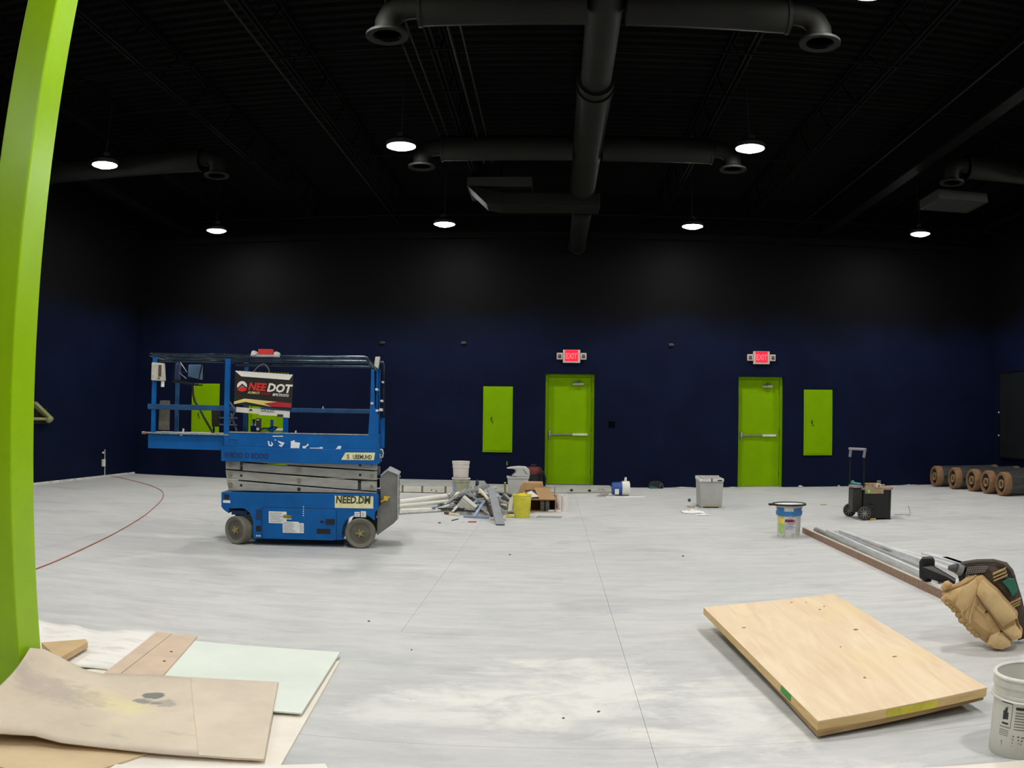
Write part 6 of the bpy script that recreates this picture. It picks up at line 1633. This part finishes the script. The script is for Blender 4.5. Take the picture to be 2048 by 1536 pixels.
tag(o, 'thin white sheet on the floor below the lying blue bucket', 'sheet')
pts = []
for k in range(60):
    a = k*0.7
    pts.append((0.10*math.cos(a)*(0.6+0.4*math.sin(k)), 0.10*math.sin(a), 0.012+0.11*(0.5+0.5*math.sin(k*0.37))))
o = MB().tube(pts, 0.005, 5).build('wire_tangle', mat('grey pink wire', (176, 168, 164), 0.6, var=0.2), loc=(0.86, 14.2, 0))
tag(o, 'tangle of pale wire beside the lying blue bucket', 'wire')

# white plastic pipes left of the pile
PVC = mat('white plastic pipe', (228, 226, 214), 0.4, var=0.06, scale=5)
pipe((-2.472, 11.402, 0.045), (-1.218, 12.300, 0.182), 0.042, PVC, 'thickest white plastic pipe running into the debris pile')
pipe((-2.381, 11.306, 0.030), (-1.372, 11.750, 0.119), 0.028, PVC, 'middle white plastic pipe running into the debris pile')
pipe((-2.274, 10.861, 0.032), (-1.621, 11.374, 0.032), 0.030, PVC, 'nearest white plastic pipe on the floor left of the debris pile')
pipe((-2.279, 10.665, 0.020), (-1.499, 11.388, 0.020), 0.018, mat('grey white pipe', (200, 198, 190), 0.5), 'thin pale pipe on the floor in front of the white plastic pipes')
length('timber_offcut', (-1.812, 13.265, 0.000), (-1.486, 12.923, 0.000), 0.05, 0.03, mat('yellow timber', (220, 200, 130), 0.7, var=0.1), 'yellowish timber offcut between the bucket stack and the white pipes', 'timber')
crumple('teal_wrapper', (-1.533, 11.640, 0.000), 0.09, 0.09, 0.12, mat('teal plastic wrapper', (84, 120, 140), 0.6, var=0.3, scale=18), 'crumpled teal plastic wrapper at the left foot of the debris pile', 'wrapper', 6)
crumple('cream_scrap', (-1.436, 11.596, 0.000), 0.05, 0.05, 0.06, mat('cream scrap', (222, 206, 150), 0.8), 'cream cardboard scrap at the left foot of the debris pile', 'scrap', 5)

# the pile itself: single steel and timber offcuts, leaning over one another
PILE_C = Vector((-0.98, 11.75))
SCR = [mat('scrap zinc', (188, 190, 190), 0.45, metal=0.3, var=0.2, scale=10), mat('scrap pale', (222, 221, 212), 0.6, var=0.12, scale=10), mat('scrap dark', (58, 56, 54), 0.6, var=0.25, scale=10), mat('scrap timber', (170, 152, 126), 0.8, var=0.15, scale=10), mat('scrap blue grey', (132, 154, 180), 0.55, var=0.15, scale=10)]
kinds = [('steel_offcut', 'grey steel channel offcut in the debris pile', 'steel offcut', 0), ('pale_offcut', 'pale trim offcut in the debris pile', 'trim offcut', 1), ('dark_offcut', 'dark steel bar offcut in the debris pile', 'steel bar', 2), ('timber_scrap', 'weathered timber stick in the debris pile', 'timber', 3), ('blue_offcut', 'blue grey plastic strip in the debris pile', 'plastic strip', 4)]
protos = []
for (nm, lb, ct, mi) in kinds:
    mb = MB()
    if mi in (0, 1):
        mb.bounds((-0.5, -0.022, 0), (0.5, 0.022, 0.003)); mb.bounds((-0.5, -0.022, 0.003), (0.5, -0.019, 0.026)); mb.bounds((-0.5, 0.019, 0.003), (0.5, 0.022, 0.026))
    elif mi == 2:
        mb.bounds((-0.5, -0.012, 0), (0.5, 0.012, 0.024))
    elif mi == 3:
        mb.bounds((-0.5, -0.022, 0), (0.5, 0.022, 0.018))
    else:
        mb.bounds((-0.5, -0.018, 0), (0.5, 0.018, 0.010))
    me = mb.mesh(nm); me.materials.append(SCR[mi]); protos.append(me)
def height(x, y):
    dx = (x-PILE_C.x)/0.62; dy = (y-PILE_C.y)/0.85
    return max(0.0, 0.36*(1-(dx*dx+dy*dy)**0.7))
for k in range(100):
    mi = rnd.choice([0, 0, 0, 0, 1, 1, 2, 2, 3, 4])
    nm, lb, ct, _ = kinds[mi]
    rr_ = rnd.random()**0.6
    a = rnd.uniform(0, 2*PI)
    x = PILE_C.x+0.50*rr_*math.cos(a); y = PILE_C.y+0.70*rr_*math.sin(a)
    L = rnd.uniform(0.22, 0.62)
    az = rnd.uniform(-0.9, 0.9)+(PI/2 if rnd.random() < 0.35 else 0.0)
    u = Vector((math.cos(az), math.sin(az)))
    p = Vector((x, y))-u*L/2; q = Vector((x, y))+u*L/2
    lay = rnd.uniform(0.35, 1.0)
    zp = height(p.x, p.y)*lay; zq = height(q.x, q.y)*lay
    if rnd.random() < 0.25:
        zq += 0.10
    zz = max(0.012, (zp+zq)/2); sl = math.asin(max(-0.8, min(0.8, (zq-zp)/L)))
    low = zz-abs(math.sin(sl))*L/2
    if low < 0.004: zz += 0.004-low
    o = bpy.data.objects.new(nm, protos[mi]); COL.objects.link(o)
    o.location = (x, y, zz); o.rotation_euler = Euler((rnd.uniform(-0.5, 0.5), -sl, az), 'XYZ'); o.scale = (L, rnd.uniform(0.8, 1.5), rnd.uniform(0.8, 1.4))
    tag(o, lb, ct, {0: 'steel channel offcuts in the debris pile', 1: 'pale trim offcuts in the debris pile', 2: 'dark bar offcuts in the debris pile', 3: 'timber sticks in the debris pile', 4: 'blue grey strips in the debris pile'}[mi])
# pieces that stand out
def stick(p, q, w, h, m, name, label, cat):
    p = Vector(p); q = Vector(q); d = q-p; L = d.length
    qt = d.to_track_quat('X', 'Z')
    o = MB().bounds((0, -w/2, -h/2), (L, w/2, h/2)).build(name, m, bevel=0.002)
    o.location = p; o.rotation_mode = 'QUATERNION'; o.rotation_quaternion = qt
    return tag(o, label, cat)
t = thing('steel_stud', 'long grey steel stud leaning down the front of the debris pile', 'steel stud', (-0.597, 10.044, 0.012))
p = Vector((-0.597, 10.044, 0.012)); q = Vector((-0.815, 11.450, 0.343)); d = q-p; L = d.length
qt = d.to_track_quat('Y', 'Z').to_matrix().to_4x4()
STUD = mat('grey stud steel', (150, 153, 156), 0.45, metal=0.25, var=0.1, scale=8)
MB().bounds((-0.052, 0, 0), (0.052, L, 0.004)).xf(qt).build('web', STUD, t)
MB().bounds((-0.052, 0, -0.03), (-0.048, L, 0)).xf(qt).build('flange', STUD, t)
MB().bounds((0.048, 0, -0.03), (0.052, L, 0)).xf(qt).build('flange', STUD, t)
stick((-0.954, 11.250, 0.335), (-0.821, 11.100, 0.211), 0.035, 0.02, mat('cream timber', (226, 216, 184), 0.7, var=0.08), 'cream_stick', 'cream timber stick across the front of the debris pile', 'timber')
stick((-0.979, 10.764, 0.020), (-0.881, 11.200, 0.187), 0.04, 0.012, SCR[4], 'blue_strip', 'blue grey strip leaning up the front of the debris pile', 'plastic strip')
stick((-1.049, 11.150, 0.129), (-0.983, 11.300, 0.183), 0.05, 0.012, mat('sky blue strip', (128, 156, 180), 0.6), 'blue_strip', 'short sky blue strip above the white louvre block', 'plastic strip')
stick((-1.112, 10.808, 0.012), (-0.793, 10.756, 0.012), 0.07, 0.02, mat('flat blue strip', (124, 146, 172), 0.55, var=0.1), 'blue_strip', 'flat blue strip on the floor in front of the debris pile', 'plastic strip')
stick((-1.327, 11.035, 0.018), (-1.192, 10.944, 0.018), 0.03, 0.03, mat('cream tube', (232, 222, 180), 0.6), 'cream_tube', 'cream tube lying on the floor in front of the debris pile', 'tube')
stick((-1.398, 11.130, 0.016), (-1.339, 11.082, 0.016), 0.035, 0.03, mat('maroon handle', (96, 56, 52), 0.6), 'maroon_handle', 'maroon handle at the end of the cream tube', 'handle')
stick((-0.761, 10.578, 0.020), (-0.562, 10.612, 0.020), 0.05, 0.03, SCR[1], 'pale_bar', 'pale bar on the floor at the foot of the long steel stud', 'bar')
stick((-1.218, 10.391, 0.006), (-1.163, 10.567, 0.006), 0.02, 0.010, SCR[2], 'dark_pen', 'dark marker pen on the floor in front of the debris pile', 'pen')
t = thing('screwdriver', 'red and white screwdriver on the floor in front of the debris pile', 'screwdriver', (-1.095, 10.285, 0.009))
MB().cyl((0.0, 0, 0), (0.09, 0.0, 0), 0.006, 8).build('shaft', STICKER, t)
MB().cyl((0.09, 0, 0), (0.19, 0.0, 0), 0.009, 8).build('handle', mat('red handle', (196, 80, 70), 0.5), t)
o = tag(MB().box((0, 0, 0.006), (0.03, 0.02, 0.010)).build('dark_chip', SCR[2], loc=(-1.338, 10.126, 0.000)), 'tiny dark chip on the floor left of the screwdriver', 'chip')
# dark paddle handle standing out of the pile top
t = thing('paddle_handle', 'dark rounded handle sticking up from the top of the debris pile', 'handle', (0, 0, 0))
a = Vector((-1.038, 11.750, 0.245)); b = Vector((-1.029, 11.750, 0.413))
MB().cyl(a, a.lerp(b, 0.75), 0.016, 10, r1=0.022).build('shaft', DARK, t, smooth=True)
MB().ball(b-Vector((0, 0, 0.03)), 0.034, 12, 8, (0.75, 0.4, 1.2)).build('paddle', mat('dark slate plastic', (58, 62, 70), 0.5), t, smooth=True)
# white louvre blocks tipped on the front of the pile
t = thing('louvre_block', 'white slatted louvre block tipped on the front of the debris pile', 'louvre', (-1.110, 11.100, 0.119))
M_ = Euler((R(10), R(38), R(-8))).to_matrix().to_4x4()
MB().box((0, 0.03, 0), (0.22, 0.05, 0.16)).xf(M_).build('block', SCR[1], t)
for k in range(4):
    MB().box((0.0, -0.002, -0.06+k*0.04), (0.22, 0.02, 0.028), (R(25), 0, 0)).xf(M_).build('slat', mat('white slat', (214, 212, 200), 0.6, var=0.05), t)
stick((-1.287, 11.200, 0.065), (-1.183, 11.350, 0.167), 0.035, 0.012, mat('white slat', (214, 212, 200), 0.6, var=0.05), 'white_strip', 'white strip leaning left of the louvre block, the upper one', 'trim strip')
stick((-1.295, 11.100, 0.042), (-1.206, 11.250, 0.129), 0.035, 0.012, mat('white slat', (214, 212, 200), 0.6, var=0.05), 'white_strip', 'white strip leaning left of the louvre block, the lower one', 'trim strip')
# olive batten and green cap near the bin
stick((-0.709, 13.037, 0.005), (-0.675, 12.350, 0.349), 0.03, 0.015, mat('olive batten', (178, 176, 110), 0.7), 'olive_batten', 'upright olive batten between the pile and the grey waste bin', 'batten')
o = tag(MB().lathe([(0.0, 0.0), (0.06, 0.0), (0.055, 0.05), (0.0, 0.06)], 16).build('green_plug', mat('dark green cap', (30, 96, 74), 0.5), loc=(-0.62, 12.05, 0.16), smooth=True), 'dark green plug among scraps left of the grey waste bin', 'plug')
stick((-0.85, 12.05, 0.14), (-0.40, 12.05, 0.17), 0.10, 0.02, SCR[3], 'timber_plank', 'broad weathered plank under the dark green plug', 'timber')
stick((-0.72, 11.60, 0.10), (-0.30, 11.45, 0.20), 0.06, 0.03, SCR[3], 'timber_plank', 'weathered plank leaning out of the pile toward the boxes, the nearer one', 'timber')
stick((-0.75, 11.80, 0.10), (-0.34, 11.70, 0.25), 0.05, 0.03, SCR[0], 'steel_plank', 'steel plank leaning out of the pile toward the boxes, the farther one', 'steel offcut')
# small litter on the open floor
LIT = mat('dark litter', (100, 96, 90), 0.8)
for k, (pp, s, lb) in enumerate((((-1.098, 5.019, 0.000), 0.009, 'tiny dark speck on the floor right of the mint sheet'), ((0.219, 3.496, 0.000), 0.008, 'tiny dark speck on the plaster smear, the right one'), ((0.068, 3.410, 0.000), 0.007, 'tiny dark speck on the plaster smear, the left one'), ((1.234, 7.787, 0.000), 0.014, 'small dark chip on the open floor in the middle'), ((-0.373, 7.814, 0.000), 0.012, 'small dark chip on the open floor ahead of the pile'), ((-0.734, 4.419, 0.000), 0.007, 'tiny dark speck on the floor beyond the mint sheet'))):
    o = MB().box((0, 0, s*0.3), (s*1.6, s, s*0.6), (0, 0, k)).build('floor_chip', LIT, loc=pp)
    tag(o, lb, 'chip')
